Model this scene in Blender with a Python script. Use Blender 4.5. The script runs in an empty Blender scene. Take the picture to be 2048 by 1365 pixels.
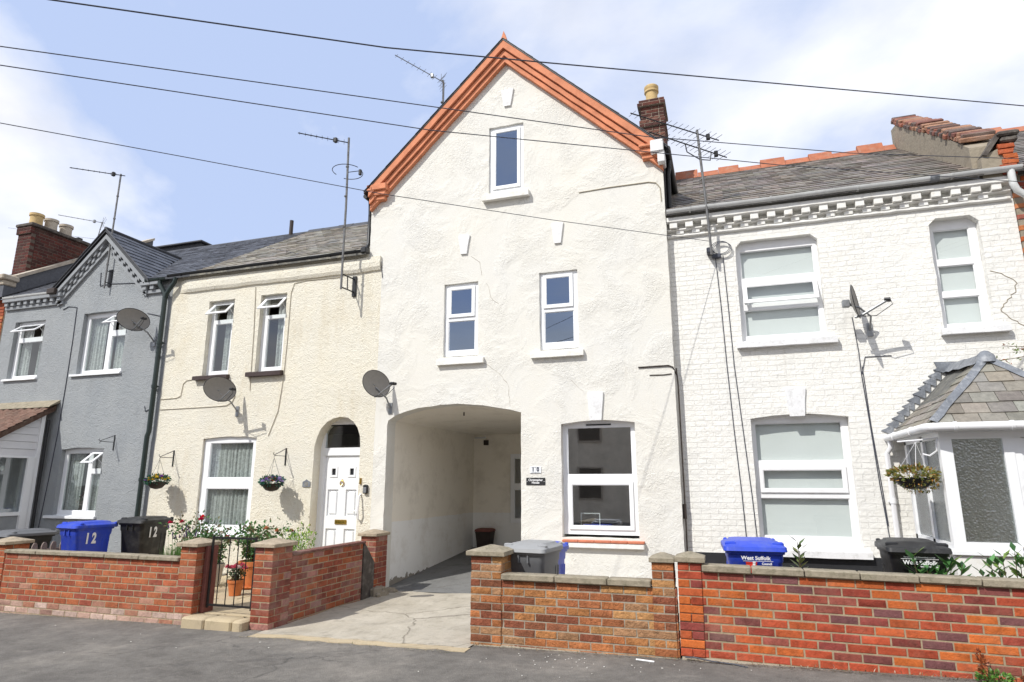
import bpy, math, random
from math import sin, cos, pi, radians, atan2, sqrt
from mathutils import Vector, Matrix, noise as mnoise
from mathutils.geometry import tessellate_polygon
R = random.Random(7)
sc = bpy.context.scene
COL = sc.collection

# ------------------------------------------------------------------ materials
def nodes(name):
    m = bpy.data.materials.new(name); m.use_nodes = True
    nt = m.node_tree; nt.nodes.clear()
    out = nt.nodes.new('ShaderNodeOutputMaterial')
    return m, nt, out
def N(nt, t, **kw):
    n = nt.nodes.new(t)
    for k, v in kw.items():
        if k.startswith('i_'):
            n.inputs[k[2:].replace('_', ' ')].default_value = v
        elif k == 'inp':
            for a, b in v.items(): n.inputs[a].default_value = b
        else: setattr(n, k, v)
    return n
def L(nt, a, b): nt.links.new(a, b)
def coords(nt, scale=(1, 1, 1), swap=False):
    tc = N(nt, 'ShaderNodeTexCoord'); mp = N(nt, 'ShaderNodeMapping')
    mp.inputs['Scale'].default_value = scale
    if swap: mp.inputs['Rotation'].default_value = (radians(-90), 0, 0)
    L(nt, tc.outputs['Object'], mp.inputs['Vector']); return mp.outputs['Vector']
def math_(nt, op, a, b=None, clamp=False):
    n = N(nt, 'ShaderNodeMath', operation=op, use_clamp=clamp)
    for i, v in enumerate((a, b)):
        if v is None: continue
        if isinstance(v, (int, float)): n.inputs[i].default_value = v
        else: L(nt, v, n.inputs[i])
    return n.outputs[0]
def noise(nt, vec, scale, detail=6, rough=.6, dist=0):
    n = N(nt, 'ShaderNodeTexNoise'); L(nt, vec, n.inputs['Vector'])
    n.inputs['Scale'].default_value = scale; n.inputs['Detail'].default_value = detail
    n.inputs['Roughness'].default_value = rough; n.inputs['Distortion'].default_value = dist
    return n.outputs['Fac']
def ramp(nt, fac, stops):
    r = N(nt, 'ShaderNodeValToRGB'); L(nt, fac, r.inputs['Fac'])
    e = r.color_ramp.elements
    while len(e) < len(stops): e.new(.5)
    for i, (p, c) in enumerate(stops):
        e[i].position = p
        e[i].color = (c, c, c, 1) if isinstance(c, (int, float)) else (*c, 1)
    return r.outputs['Color']
def mix(nt, fac, a, b, mode='MIX'):
    n = N(nt, 'ShaderNodeMix', data_type='RGBA', blend_type=mode)
    for i, v in ((0, fac), (6, a), (7, b)):
        if isinstance(v, (int, float)): n.inputs[i].default_value = v
        elif isinstance(v, tuple): n.inputs[i].default_value = (*v, 1)
        else: L(nt, v, n.inputs[i])
    return n.outputs[2]
def bump(nt, h, strength=.5, dist=.01, nrm=None):
    b = N(nt, 'ShaderNodeBump'); b.inputs['Strength'].default_value = strength
    b.inputs['Distance'].default_value = dist; L(nt, h, b.inputs['Height'])
    if nrm is not None: L(nt, nrm, b.inputs['Normal'])
    return b.outputs['Normal']
def bsdf(nt, out, col, rough=.8, nrm=None, metal=0, spec=.5, coat=0, trans=0):
    p = N(nt, 'ShaderNodeBsdfPrincipled')
    if isinstance(col, tuple): p.inputs['Base Color'].default_value = (*col, 1)
    else: L(nt, col, p.inputs['Base Color'])
    if isinstance(rough, (int, float)): p.inputs['Roughness'].default_value = rough
    else: L(nt, rough, p.inputs['Roughness'])
    p.inputs['Metallic'].default_value = metal
    p.inputs['Specular IOR Level'].default_value = spec
    if nrm is not None: L(nt, nrm, p.inputs['Normal'])
    L(nt, p.outputs[0], out.inputs[0]); return p
def basic(name, col, rough=.7, var=.12, nscale=6, bs=0, bscale=40, metal=0, spec=.4, attr=False, dirt=None, bdist=.004):
    m, nt, out = nodes(name); v = coords(nt)
    f = noise(nt, v, nscale)
    base = col
    if attr:
        a = N(nt, 'ShaderNodeVertexColor', layer_name='Col'); base = a.outputs['Color']
    k = ramp(nt, f, [(.25, 1 - var), (.75, 1 + var * .4)])
    c = mix(nt, 1.0, base, k, 'MULTIPLY')
    if dirt:
        dm = ramp(nt, noise(nt, v, dirt[1], 8, .7), [(.5, 0), (.5 + dirt[2], 1)])
        c = mix(nt, dm, c, dirt[0])
    nr = bump(nt, noise(nt, v, bscale, 4), bs, bdist) if bs else None
    bsdf(nt, out, c, rough, nr, metal, spec); return m

def plaster_rough():          # the tall house: hand trowelled render, worn here and there
    m, nt, out = nodes('trowelled_render'); v = coords(nt)
    big = noise(nt, v, .9, 5, .6); patch = ramp(nt, noise(nt, v, 1.6, 4, .55, .6), [(.42, .12), (.62, 1)])
    sw = noise(nt, v, 15, 7, .66, 1.8); fine = noise(nt, v, 60, 4)
    vor = N(nt, 'ShaderNodeTexVoronoi', feature='DISTANCE_TO_EDGE'); vor.inputs['Scale'].default_value = 17
    dv = N(nt, 'ShaderNodeMix', data_type='VECTOR'); dv.inputs[0].default_value = .12
    nn = N(nt, 'ShaderNodeTexNoise'); L(nt, v, nn.inputs['Vector']); nn.inputs['Scale'].default_value = 5
    L(nt, v, dv.inputs[4]); L(nt, nn.outputs['Color'], dv.inputs[5]); L(nt, dv.outputs[1], vor.inputs['Vector'])
    ve = ramp(nt, vor.outputs['Distance'], [(0, 0), (.08, 1)])
    h = math_(nt, 'MULTIPLY', sw, patch); h = math_(nt, 'ADD', h, math_(nt, 'MULTIPLY', fine, .22))
    h = math_(nt, 'ADD', h, math_(nt, 'MULTIPLY', math_(nt, 'MULTIPLY', ve, patch), .10))
    h = math_(nt, 'ADD', h, math_(nt, 'MULTIPLY', big, .7))
    c = mix(nt, ramp(nt, noise(nt, v, .7, 6, .65), [(.35, 0), (.7, 1)]), (.745, .72, .65), (.72, .71, .67))
    c = mix(nt, ramp(nt, noise(nt, v, 3.1, 9, .75), [(.62, 0), (.8, .35)]), c, (.62, .53, .38))
    sp = noise(nt, v, 34, 3, .8); c = mix(nt, ramp(nt, sp, [(.70, 0), (.76, .35)]), c, (.35, .29, .2))
    stk = noise(nt, coords(nt, (7, 1, .45)), 1.5, 7, .7)
    c = mix(nt, ramp(nt, stk, [(.58, 0), (.78, .30)]), c, (.55, .49, .38))
    # older cream paint stops at waist height on the passage walls: whiter coat below
    bsdf(nt, out, c, .9, bump(nt, h, .85, .022), spec=.2); return m
def plaster_passage():
    m, nt, out = nodes('passage_paint'); tc = N(nt, 'ShaderNodeTexCoord'); v = tc.outputs['Object']
    s = N(nt, 'ShaderNodeSeparateXYZ'); L(nt, v, s.inputs[0])
    wob = math_(nt, 'MULTIPLY', noise(nt, v, 3), .05)
    z = math_(nt, 'ADD', s.outputs['Z'], wob)
    f = math_(nt, 'GREATER_THAN', z, 1.03)
    c = mix(nt, f, (.86, .855, .83), (.86, .81, .71))
    st = ramp(nt, noise(nt, v, 2.2, 9, .7), [(.5, 0), (.75, .5)])
    c = mix(nt, st, c, (.50, .45, .37))
    low = math_(nt, 'LESS_THAN', math_(nt, 'ADD', s.outputs['Z'], math_(nt, 'MULTIPLY', noise(nt, v, 9, 6), -.30)), -.06)
    c = mix(nt, low, c, (.30, .27, .23))
    bsdf(nt, out, c, .9, bump(nt, noise(nt, v, 14, 6, .6), .35, .012), spec=.2); return m
def roughcast(name, c1, c2, stain_hollow, sc_=62, amt=.35, st=.9):
    m, nt, out = nodes(name); v = coords(nt)
    a = noise(nt, v, sc_, 3, .55, .8); b = noise(nt, v, sc_ * .33, 4, .5); w = noise(nt, v, 1.1, 4)
    h = math_(nt, 'ADD', a, math_(nt, 'MULTIPLY', b, .5)); h = math_(nt, 'ADD', h, math_(nt, 'MULTIPLY', w, 1.5))
    c = mix(nt, ramp(nt, noise(nt, v, 1.3, 7, .65), [(.35, 0), (.7, 1)]), c1, c2)
    vs = coords(nt, (1.0, 1.0, .35))
    c = mix(nt, ramp(nt, noise(nt, vs, 1.7, 9, .72), [(.52, 0), (.72, amt)]), c, stain_hollow)
    c = mix(nt, ramp(nt, a, [(.3, .22), (.5, 0)]), c, stain_hollow)  # low points of the relief take this colour as well
    bsdf(nt, out, c, .92, bump(nt, h, .95, .024), spec=.15); return m
def painted_brick():
    m, nt, out = nodes('white_painted_brick'); v = coords(nt, (1, 1, 1), True)
    wv = N(nt, 'ShaderNodeTexNoise'); L(nt, v, wv.inputs['Vector']); wv.inputs['Scale'].default_value = 4; wv.inputs['Detail'].default_value = 3
    vm = N(nt, 'ShaderNodeVectorMath', operation='MULTIPLY_ADD'); L(nt, wv.outputs['Color'], vm.inputs[0]); vm.inputs[1].default_value = (.022, .022, 0); L(nt, v, vm.inputs[2])
    b = N(nt, 'ShaderNodeTexBrick'); L(nt, vm.outputs[0], b.inputs['Vector'])
    for k, x in {'Scale': 1.0, 'Mortar Size': .006, 'Mortar Smooth': .35, 'Brick Width': .232, 'Row Height': .0765, 'Bias': 0}.items(): b.inputs[k].default_value = x
    b.inputs['Color1'].default_value = (1, 1, 1, 1); b.inputs['Color2'].default_value = (.86, .86, .86, 1); b.inputs['Mortar'].default_value = (.30, .30, .30, 1)
    b.offset = .5
    vis = ramp(nt, noise(nt, v, .8, 6, .7), [(.40, .10), (.62, .9)])
    h = math_(nt, 'MULTIPLY', b.outputs['Color'], vis)
    h = math_(nt, 'ADD', h, math_(nt, 'MULTIPLY', noise(nt, v, 16, 6, .65, .8), .65))
    h = math_(nt, 'ADD', h, math_(nt, 'MULTIPLY', noise(nt, v, 1.4, 3), 1.6))
    c = mix(nt, ramp(nt, noise(nt, v, 1.2, 7), [(.3, 0), (.7, 1)]), (.82, .80, .745), (.78, .77, .73))
    fm = math_(nt, 'MULTIPLY', b.outputs['Fac'], vis)
    c = mix(nt, math_(nt, 'MULTIPLY', fm, .07), c, (.60, .57, .49))
    c = mix(nt, ramp(nt, noise(nt, v, 5, 9, .8), [(.62, 0), (.72, .55)]), c, (.60, .55, .45))
    c = mix(nt, ramp(nt, noise(nt, coords(nt, (6, 1, .4)), 1.3, 8, .72), [(.56, 0), (.78, .35)]), c, (.58, .54, .46))
    bsdf(nt, out, c, .8, bump(nt, h, 1.0, .016), spec=.25); return m
def brickmat(name, rough_, bs, dust=None):
    m, nt, out = nodes(name); v = coords(nt)
    a = N(nt, 'ShaderNodeVertexColor', layer_name='Col')
    k = ramp(nt, noise(nt, v, 9, 9, .78), [(.3, .52), (.5, .95), (.7, 1.25)])
    c = mix(nt, 1.0, a.outputs['Color'], k, 'MULTIPLY')
    c = mix(nt, ramp(nt, noise(nt, v, 45, 4, .7), [(.58, 0), (.74, .45)]), c, (.17, .10, .07))
    if dust: c = mix(nt, ramp(nt, noise(nt, v, 2.0, 9, .72), [(.5, 0), (.78, dust[1])]), c, dust[0])
    bsdf(nt, out, c, .9, bump(nt, noise(nt, v, 26, 7, .65, .8), bs, .022), spec=.2); return m
def slatemat(name, tint, moss=None, rough=.55):
    m, nt, out = nodes(name); v = coords(nt)
    a = N(nt, 'ShaderNodeVertexColor', layer_name='Col')
    c = mix(nt, 1.0, a.outputs['Color'], tint, 'MULTIPLY')
    k = ramp(nt, noise(nt, v, 18, 8, .7), [(.3, .72), (.7, 1.2)])
    c = mix(nt, 1.0, c, k, 'MULTIPLY')
    if moss: c = mix(nt, ramp(nt, noise(nt, v, moss[1], 9, .75), [(.48, 0), (.66, moss[2])]), c, moss[0])
    bsdf(nt, out, c, rough, bump(nt, noise(nt, v, 30, 6), .5, .006), spec=.4); return m
def asphalt():
    m, nt, out = nodes('worn_asphalt'); v = coords(nt)
    st = noise(nt, v, 150, 3, .7); agg = N(nt, 'ShaderNodeTexVoronoi'); L(nt, v, agg.inputs['Vector']); agg.inputs['Scale'].default_value = 85
    b = noise(nt, v, .8, 8, .65, .4)
    c = ramp(nt, b, [(.32, (.130, .120, .108)), (.5, (.172, .160, .143)), (.68, (.235, .215, .188))])
    k = ramp(nt, st, [(.3, .62), (.7, 1.35)]); c = mix(nt, 1.0, c, k, 'MULTIPLY')
    c = mix(nt, 1.0, c, ramp(nt, noise(nt, v, 5.5, 9, .8), [(.32, .72), (.5, 1), (.70, 1.3)]), 'MULTIPLY')
    c = mix(nt, ramp(nt, noise(nt, coords(nt, (1, 3, 1)), 2.6, 9, .75), [(.56, 0), (.72, .6)]), c, (.28, .255, .22))
    c = mix(nt, ramp(nt, noise(nt, v, 23, 3, .6), [(.73, 0), (.76, .7)]), c, (.42, .38, .30))
    cr = N(nt, 'ShaderNodeTexVoronoi', feature='DISTANCE_TO_EDGE'); cr.inputs['Scale'].default_value = .55
    wv = N(nt, 'ShaderNodeTexNoise'); L(nt, v, wv.inputs['Vector']); wv.inputs['Scale'].default_value = 3; wv.inputs['Detail'].default_value = 6
    vm = N(nt, 'ShaderNodeVectorMath', operation='MULTIPLY_ADD'); L(nt, wv.outputs['Color'], vm.inputs[0]); vm.inputs[1].default_value = (.5, .5, 0); L(nt, v, vm.inputs[2])
    L(nt, vm.outputs[0], cr.inputs['Vector'])
    ck = ramp(nt, cr.outputs['Distance'], [(0, .5), (.005, 0)])
    ck = mix(nt, 1.0, ck, ramp(nt, noise(nt, v, .7, 3), [(.5, 0), (.6, 1)]), 'MULTIPLY')
    c = mix(nt, ck, c, (.03, .03, .03))
    h = math_(nt, 'ADD', math_(nt, 'MULTIPLY', agg.outputs['Distance'], .6), st)
    h = math_(nt, 'ADD', h, math_(nt, 'MULTIPLY', b, 2.0))
    bsdf(nt, out, c, .9, bump(nt, h, .8, .008), spec=.25); return m
def concrete(name, c1, c2, crack=True, cs=.5):
    m, nt, out = nodes(name); v = coords(nt)
    b = noise(nt, coords(nt, (1.6, .8, 1)), 1.6, 9, .68, .5)
    c = mix(nt, ramp(nt, b, [(.35, 0), (.68, 1)]), c1, c2)
    c = mix(nt, ramp(nt, noise(nt, v, 45, 3, .8), [(.62, 0), (.7, .4)]), c, tuple(x * .45 for x in c1))
    c = mix(nt, ramp(nt, noise(nt, v, 4.3, 9, .8), [(.50, 0), (.70, .7)]), c, tuple(x * .55 for x in c1))
    c = mix(nt, ramp(nt, noise(nt, coords(nt, (5, 1, 1)), 2.3, 9, .8), [(.55, 0), (.75, .6)]), c, tuple(x * .5 for x in c1))
    h = math_(nt, 'ADD', noise(nt, v, 60, 5, .7), math_(nt, 'MULTIPLY', b, 1.6))
    if crack:
        cr = N(nt, 'ShaderNodeTexVoronoi', feature='DISTANCE_TO_EDGE'); cr.inputs['Scale'].default_value = cs
        wv = N(nt, 'ShaderNodeTexNoise'); L(nt, v, wv.inputs['Vector']); wv.inputs['Scale'].default_value = 4; wv.inputs['Detail'].default_value = 8
        vm = N(nt, 'ShaderNodeVectorMath', operation='MULTIPLY_ADD'); L(nt, wv.outputs['Color'], vm.inputs[0]); vm.inputs[1].default_value = (.25, .25, 0); L(nt, v, vm.inputs[2])
        L(nt, vm.outputs[0], cr.inputs['Vector'])
        ck = ramp(nt, cr.outputs['Distance'], [(0, .7), (.007, 0)]); c = mix(nt, ck, c, (.10, .085, .065))
    bsdf(nt, out, c, .9, bump(nt, h, .7, .008), spec=.25); return m
def glassmat(name, tint=(.86, .92, .9), refl=.16, rough=0.0, pebble=False, tintg=(.95, .97, 1)):
    m, nt, out = nodes(name)
    t = N(nt, 'ShaderNodeBsdfTransparent'); t.inputs[0].default_value = (*tint, 1)
    g = N(nt, 'ShaderNodeBsdfGlossy'); g.inputs['Roughness'].default_value = rough; g.inputs['Color'].default_value = (*tintg, 1)
    ge = N(nt, 'ShaderNodeNewGeometry'); dt = N(nt, 'ShaderNodeVectorMath', operation='DOT_PRODUCT'); L(nt, ge.outputs['Incoming'], dt.inputs[0]); L(nt, ge.outputs['True Normal'], dt.inputs[1])
    ca = math_(nt, 'ABSOLUTE', dt.outputs['Value']); f = math_(nt, 'POWER', math_(nt, 'SUBTRACT', 1.0, ca, True), 5.0)
    f = math_(nt, 'ADD', math_(nt, 'MULTIPLY', f, .8), refl, True)
    v = coords(nt)
    if pebble:
        vo = N(nt, 'ShaderNodeTexVoronoi', feature='SMOOTH_F1'); L(nt, v, vo.inputs['Vector']); vo.inputs['Scale'].default_value = 48
        nb = bump(nt, vo.outputs['Distance'], .6, .015); L(nt, nb, g.inputs['Normal'])
        d = N(nt, 'ShaderNodeBsdfTranslucent'); d.inputs[0].default_value = (.72, .78, .76, 1)
        r = N(nt, 'ShaderNodeBsdfRefraction'); r.inputs['Color'].default_value = (.8, .85, .83, 1); r.inputs['IOR'].default_value = 1.25; r.inputs['Roughness'].default_value = .12
        L(nt, nb, r.inputs['Normal'])
        mm = N(nt, 'ShaderNodeMixShader'); mm.inputs[0].default_value = .38; L(nt, r.outputs[0], mm.inputs[1]); L(nt, d.outputs[0], mm.inputs[2])
        base = mm.outputs[0]
    else:
        nb = bump(nt, noise(nt, v, 1.3, 2), .03, .03); L(nt, nb, g.inputs['Normal']); base = t.outputs[0]
    ms = N(nt, 'ShaderNodeMixShader'); L(nt, f, ms.inputs[0]); L(nt, base, ms.inputs[1]); L(nt, g.outputs[0], ms.inputs[2])
    L(nt, ms.outputs[0], out.inputs[0]); return m
def leafmat(name='leaf_green', trans=.35, rough=.45):
    m, nt, out = nodes(name)
    a = N(nt, 'ShaderNodeVertexColor', layer_name='Col')
    p = N(nt, 'ShaderNodeBsdfPrincipled'); L(nt, a.outputs[0], p.inputs['Base Color']); p.inputs['Roughness'].default_value = rough
    t = N(nt, 'ShaderNodeBsdfTranslucent'); L(nt, a.outputs[0], t.inputs[0])
    ms = N(nt, 'ShaderNodeMixShader'); ms.inputs[0].default_value = trans; L(nt, p.outputs[0], ms.inputs[1]); L(nt, t.outputs[0], ms.inputs[2])
    L(nt, ms.outputs[0], out.inputs[0]); return m
def netmat():
    m, nt, out = nodes('net_curtain'); v = coords(nt)
    d = N(nt, 'ShaderNodeBsdfDiffuse'); d.inputs[0].default_value = (.80, .80, .78, 1)
    tl = N(nt, 'ShaderNodeBsdfTranslucent'); tl.inputs[0].default_value = (.7, .7, .68, 1)
    t = N(nt, 'ShaderNodeBsdfTransparent')
    m1 = N(nt, 'ShaderNodeMixShader'); m1.inputs[0].default_value = .3; L(nt, d.outputs[0], m1.inputs[1]); L(nt, tl.outputs[0], m1.inputs[2])
    f = ramp(nt, noise(nt, v, 22, 5, .7, 1.2), [(.38, .55), (.62, .96)])
    m2 = N(nt, 'ShaderNodeMixShader'); L(nt, f, m2.inputs[0]); L(nt, t.outputs[0], m2.inputs[1]); L(nt, m1.outputs[0], m2.inputs[2])
    L(nt, m2.outputs[0], out.inputs[0]); return m

MT = {}
MT['render'] = plaster_rough()
MT['passage'] = plaster_passage()
MT['cream'] = roughcast('cream_roughcast', (.82, .77, .64), (.79, .76, .665), (.58, .48, .30), 44, .45)
MT['grey'] = roughcast('grey_roughcast', (.325, .345, .36), (.385, .40, .405), (.22, .23, .235), 42, .35)
MT['whitebrick'] = painted_brick()
MT['whitepaint'] = basic('white_masonry_paint', (.82, .81, .77), .8, .1, 5, .5, 30, dirt=((.62, .58, .50), 7, .3))
MT['oldwhite'] = basic('flaking_white_paint', (.80, .80, .80), .75, .1, 9, .6, 35, dirt=((.55, .54, .52), 16, .25))
MT['creampaint'] = basic('cream_paint', (.76, .70, .56), .8, .12, 5, .6, 45)
MT['greypaint'] = basic('grey_paint', (.30, .315, .33), .8, .15, 6, .5, 40)
MT['upvc'] = basic('white_plastic_frame', (.86, .87, .88), .32, .04, 3)
MT['upvc2'] = basic('white_timber_frame', (.84, .84, .84), .5, .06, 8, .1, 20)
MT['orange'] = basic('orange_masonry_paint', (.68, .26, .135), .8, .25, 4, .7, 22, dirt=((.46, .16, .08), 5, .25))
MT['dark'] = basic('black_plastic', (.018, .019, .021), .42, .2, 6)
MT['tar'] = basic('tarred_wall', (.02, .021, .024), .7, .3, 6, .3, 20)
MT['pipegreen'] = basic('dark_green_iron', (.022, .035, .032), .4, .2, 8)
MT['gutter'] = basic('weathered_grey_gutter', (.66, .67, .66), .45, .15, 5, dirt=((.42, .42, .40), 3, .4))
MT['whitepipe'] = basic('white_pipe', (.82, .82, .83), .35, .06, 5)
MT['lead'] = basic('lead_flashing', (.20, .215, .24), .55, .4, 9, .8, 14, dirt=((.40, .41, .42), 12, .25), bdist=.014)
MT['ridge'] = basic('terracotta_ridge', (.42, .145, .075), .85, .3, 8, .4, 30, dirt=((.35, .22, .16), 10, .25))
MT['darkridge'] = basic('slate_ridge', (.07, .072, .08), .7, .3, 8)
MT['rend'] = basic('bare_cement', (.36, .31, .235), .95, .35, 5, .9, 22, dirt=((.14, .12, .10), 5, .25), bdist=.012)
MT['cope'] = basic('weathered_coping', (.33, .285, .21), .93, .35, 11, .9, 38, dirt=((.14, .13, .08), 16, .25), bdist=.008)
MT['cap'] = basic('sandstone_cap', (.42, .345, .25), .92, .3, 11, .8, 38, dirt=((.17, .14, .10), 16, .25), bdist=.008)
MT['mortar'] = basic('pale_mortar', (.37, .29, .19), .95, .25, 18, .8, 60, bdist=.006)
MT['mortardark'] = basic('sooty_mortar', (.13, .10, .08), .95, .3, 18, .8, 60, bdist=.006)
MT['mortar2'] = basic('grey_mortar', (.36, .31, .24), .95, .3, 18, .8, 60, bdist=.006)
MT['brick'] = brickmat('red_brick', .88, .5, ((.42, .31, .22), .3))
MT['brickold'] = brickmat('weathered_brick', .9, .6, ((.46, .36, .31), .5))
MT['brickdark'] = brickmat('sooty_brick', .95, .6, ((.10, .08, .06), .6))
MT['rustic'] = brickmat('rustic_brick', .95, 1.2)
MT['slate'] = slatemat('grey_slate', (.19, .178, .165), ((.30, .27, .23), 7, .35))
MT['slateold'] = slatemat('lichened_slate', (.235, .225, .20), ((.40, .37, .28), 6, .6))
MT['slatedark'] = slatemat('blue_slate', (.10, .105, .12))
MT['porchslate'] = slatemat('green_slate', (.215, .215, .20), ((.32, .30, .25), 7, .4), .7)
MT['pantile'] = slatemat('clay_pantile', (.20, .115, .085), ((.20, .16, .12), 9, .5), .85)
MT['asphalt'] = asphalt()
MT['drive'] = concrete('driveway_concrete', (.40, .36, .29), (.51, .465, .385), True, .42)
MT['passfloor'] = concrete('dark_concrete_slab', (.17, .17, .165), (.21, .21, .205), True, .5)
MT['slab'] = concrete('sandstone_paving', (.50, .41, .265), (.44, .36, .25), False)
MT['soil'] = basic('garden_soil', (.14, .105, .075), .98, .4, 9, .9, 25, bdist=.02)
MT['glass'] = glassmat('window_glass', refl=.13)
MT['glassd'] = glassmat('sky_reflection_glass', (.60, .72, .86), .34, tintg=(.56, .68, .88))  # blue of the reflected sky painted into the pane and gloss colours
MT['glassg'] = glassmat('reflective_glass', refl=.36)
MT['glasso'] = glassmat('old_window_glass', (.91, .95, .94), .05)
MT['pebble'] = glassmat('pebbled_glass', refl=.14, rough=.08, pebble=True)
MT['net'] = netmat()
MT['blind'] = basic('roller_blind', (.66, .665, .655), .9, .05, 2)
MT['inside'] = basic('interior_wall_paint', (.42, .37, .31), .9, .15, 2)
MT['wood'] = basic('dark_timber', (.045, .032, .026), .6, .3, 10)
MT['carpet'] = basic('interior_floor_carpet', (.10, .085, .07), .95, .2, 5)
MT['sillbrown'] = basic('brown_painted_sill', (.055, .035, .032), .5, .2, 8)
MT['tile'] = basic('red_clay_sill_tile', (.60, .20, .11), .7, .25, 14, .3, 30)
MT['alu'] = basic('weathered_aluminium', (.32, .33, .34), .45, .3, 20, metal=.6)
MT['mast'] = basic('galvanised_mast', (.19, .19, .19), .5, .25, 12, metal=.4, dirt=((.10, .09, .08), 14, .2))
MT['blackmetal'] = basic('black_iron', (.012, .012, .013), .45, .2, 20)
MT['dish'] = basic('grey_dish_mesh', (.25, .235, .215), .55, .12, 20, .5, 300, bdist=.002)
MT['cable'] = basic('cable_sheath', (.06, .065, .085), .6, .2, 10)
MT['cablec'] = basic('painted_cable', (.50, .45, .35), .7, .3, 14)
MT['brass'] = basic('brass', (.72, .48, .12), .25, .15, 20, metal=1)
MT['chrome'] = basic('brushed_steel', (.6, .6, .6), .25, .1, 20, metal=1)
MT['blue'] = basic('blue_bin_plastic', (.028, .070, .55), .42, .2, 4, .15, 60, dirt=((.10, .14, .42), 7, .3))
MT['blackbin'] = basic('black_bin_plastic', (.022, .022, .023), .45, .3, 5, .15, 60, dirt=((.085, .085, .08), 5, .3))
MT['greybin'] = basic('grey_bin_plastic', (.15, .155, .165), .5, .15, 4, .15, 60)
MT['greylid'] = basic('pale_grey_lid_plastic', (.30, .305, .31), .5, .15, 4, .15, 60)
MT['rubber'] = basic('rubber', (.015, .015, .015), .8)
MT['letter'] = basic('white_lettering', (.85, .85, .85), .6, .05)
MT['sticker'] = basic('red_sticker', (.75, .05, .03), .5, .25, 12)
MT['plateblack'] = basic('black_slate_plate', (.03, .03, .032), .4, .2, 30)
MT['platewhite'] = basic('white_ceramic_plate', (.82, .84, .86), .25, .03)
MT['ink'] = basic('dark_ink', (.02, .025, .05), .5)
MT['pot'] = basic('terracotta_pot', (.60, .19, .06), .8, .25, 8, .2, 40)
MT['potgrey'] = basic('stone_grey_pot', (.50, .49, .43), .85, .2, 8, .2, 40)
MT['leaf'] = leafmat()
MT['glossleaf'] = leafmat('glossy_leaf', .2, .28)
MT['petal'] = leafmat('petals', .25, .6)
MT['chimneypot'] = basic('buff_clay_pot', (.60, .43, .20), .8, .25, 9, .3, 30, dirt=((.32, .22, .12), 6, .3))
MT['palepot'] = basic('pale_clay_pot', (.48, .42, .34), .85, .25, 9, .3, 30, dirt=((.30, .24, .16), 6, .3))
MT['clad'] = basic('white_plastic_cladding', (.72, .72, .74), .4, .06, 3)
MT['fence'] = basic('weathered_picket', (.26, .20, .175), .9, .3, 20, .5, 60)
MT['redpost'] = basic('red_brown_post', (.20, .07, .055), .75, .3, 14, .4, 40)
MT['oldpaper'] = basic('litter_white', (.7, .68, .62), .9, .2, 20)
MT['carblue'] = basic('dark_blue_car_paint', (.02, .03, .07), .2, .05, 3)
MT['stone'] = basic('dark_weathered_stone', (.10, .085, .075), .95, .4, 8, .9, 22, dirt=((.22, .2, .17), 8, .25), bdist=.012)
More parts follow.
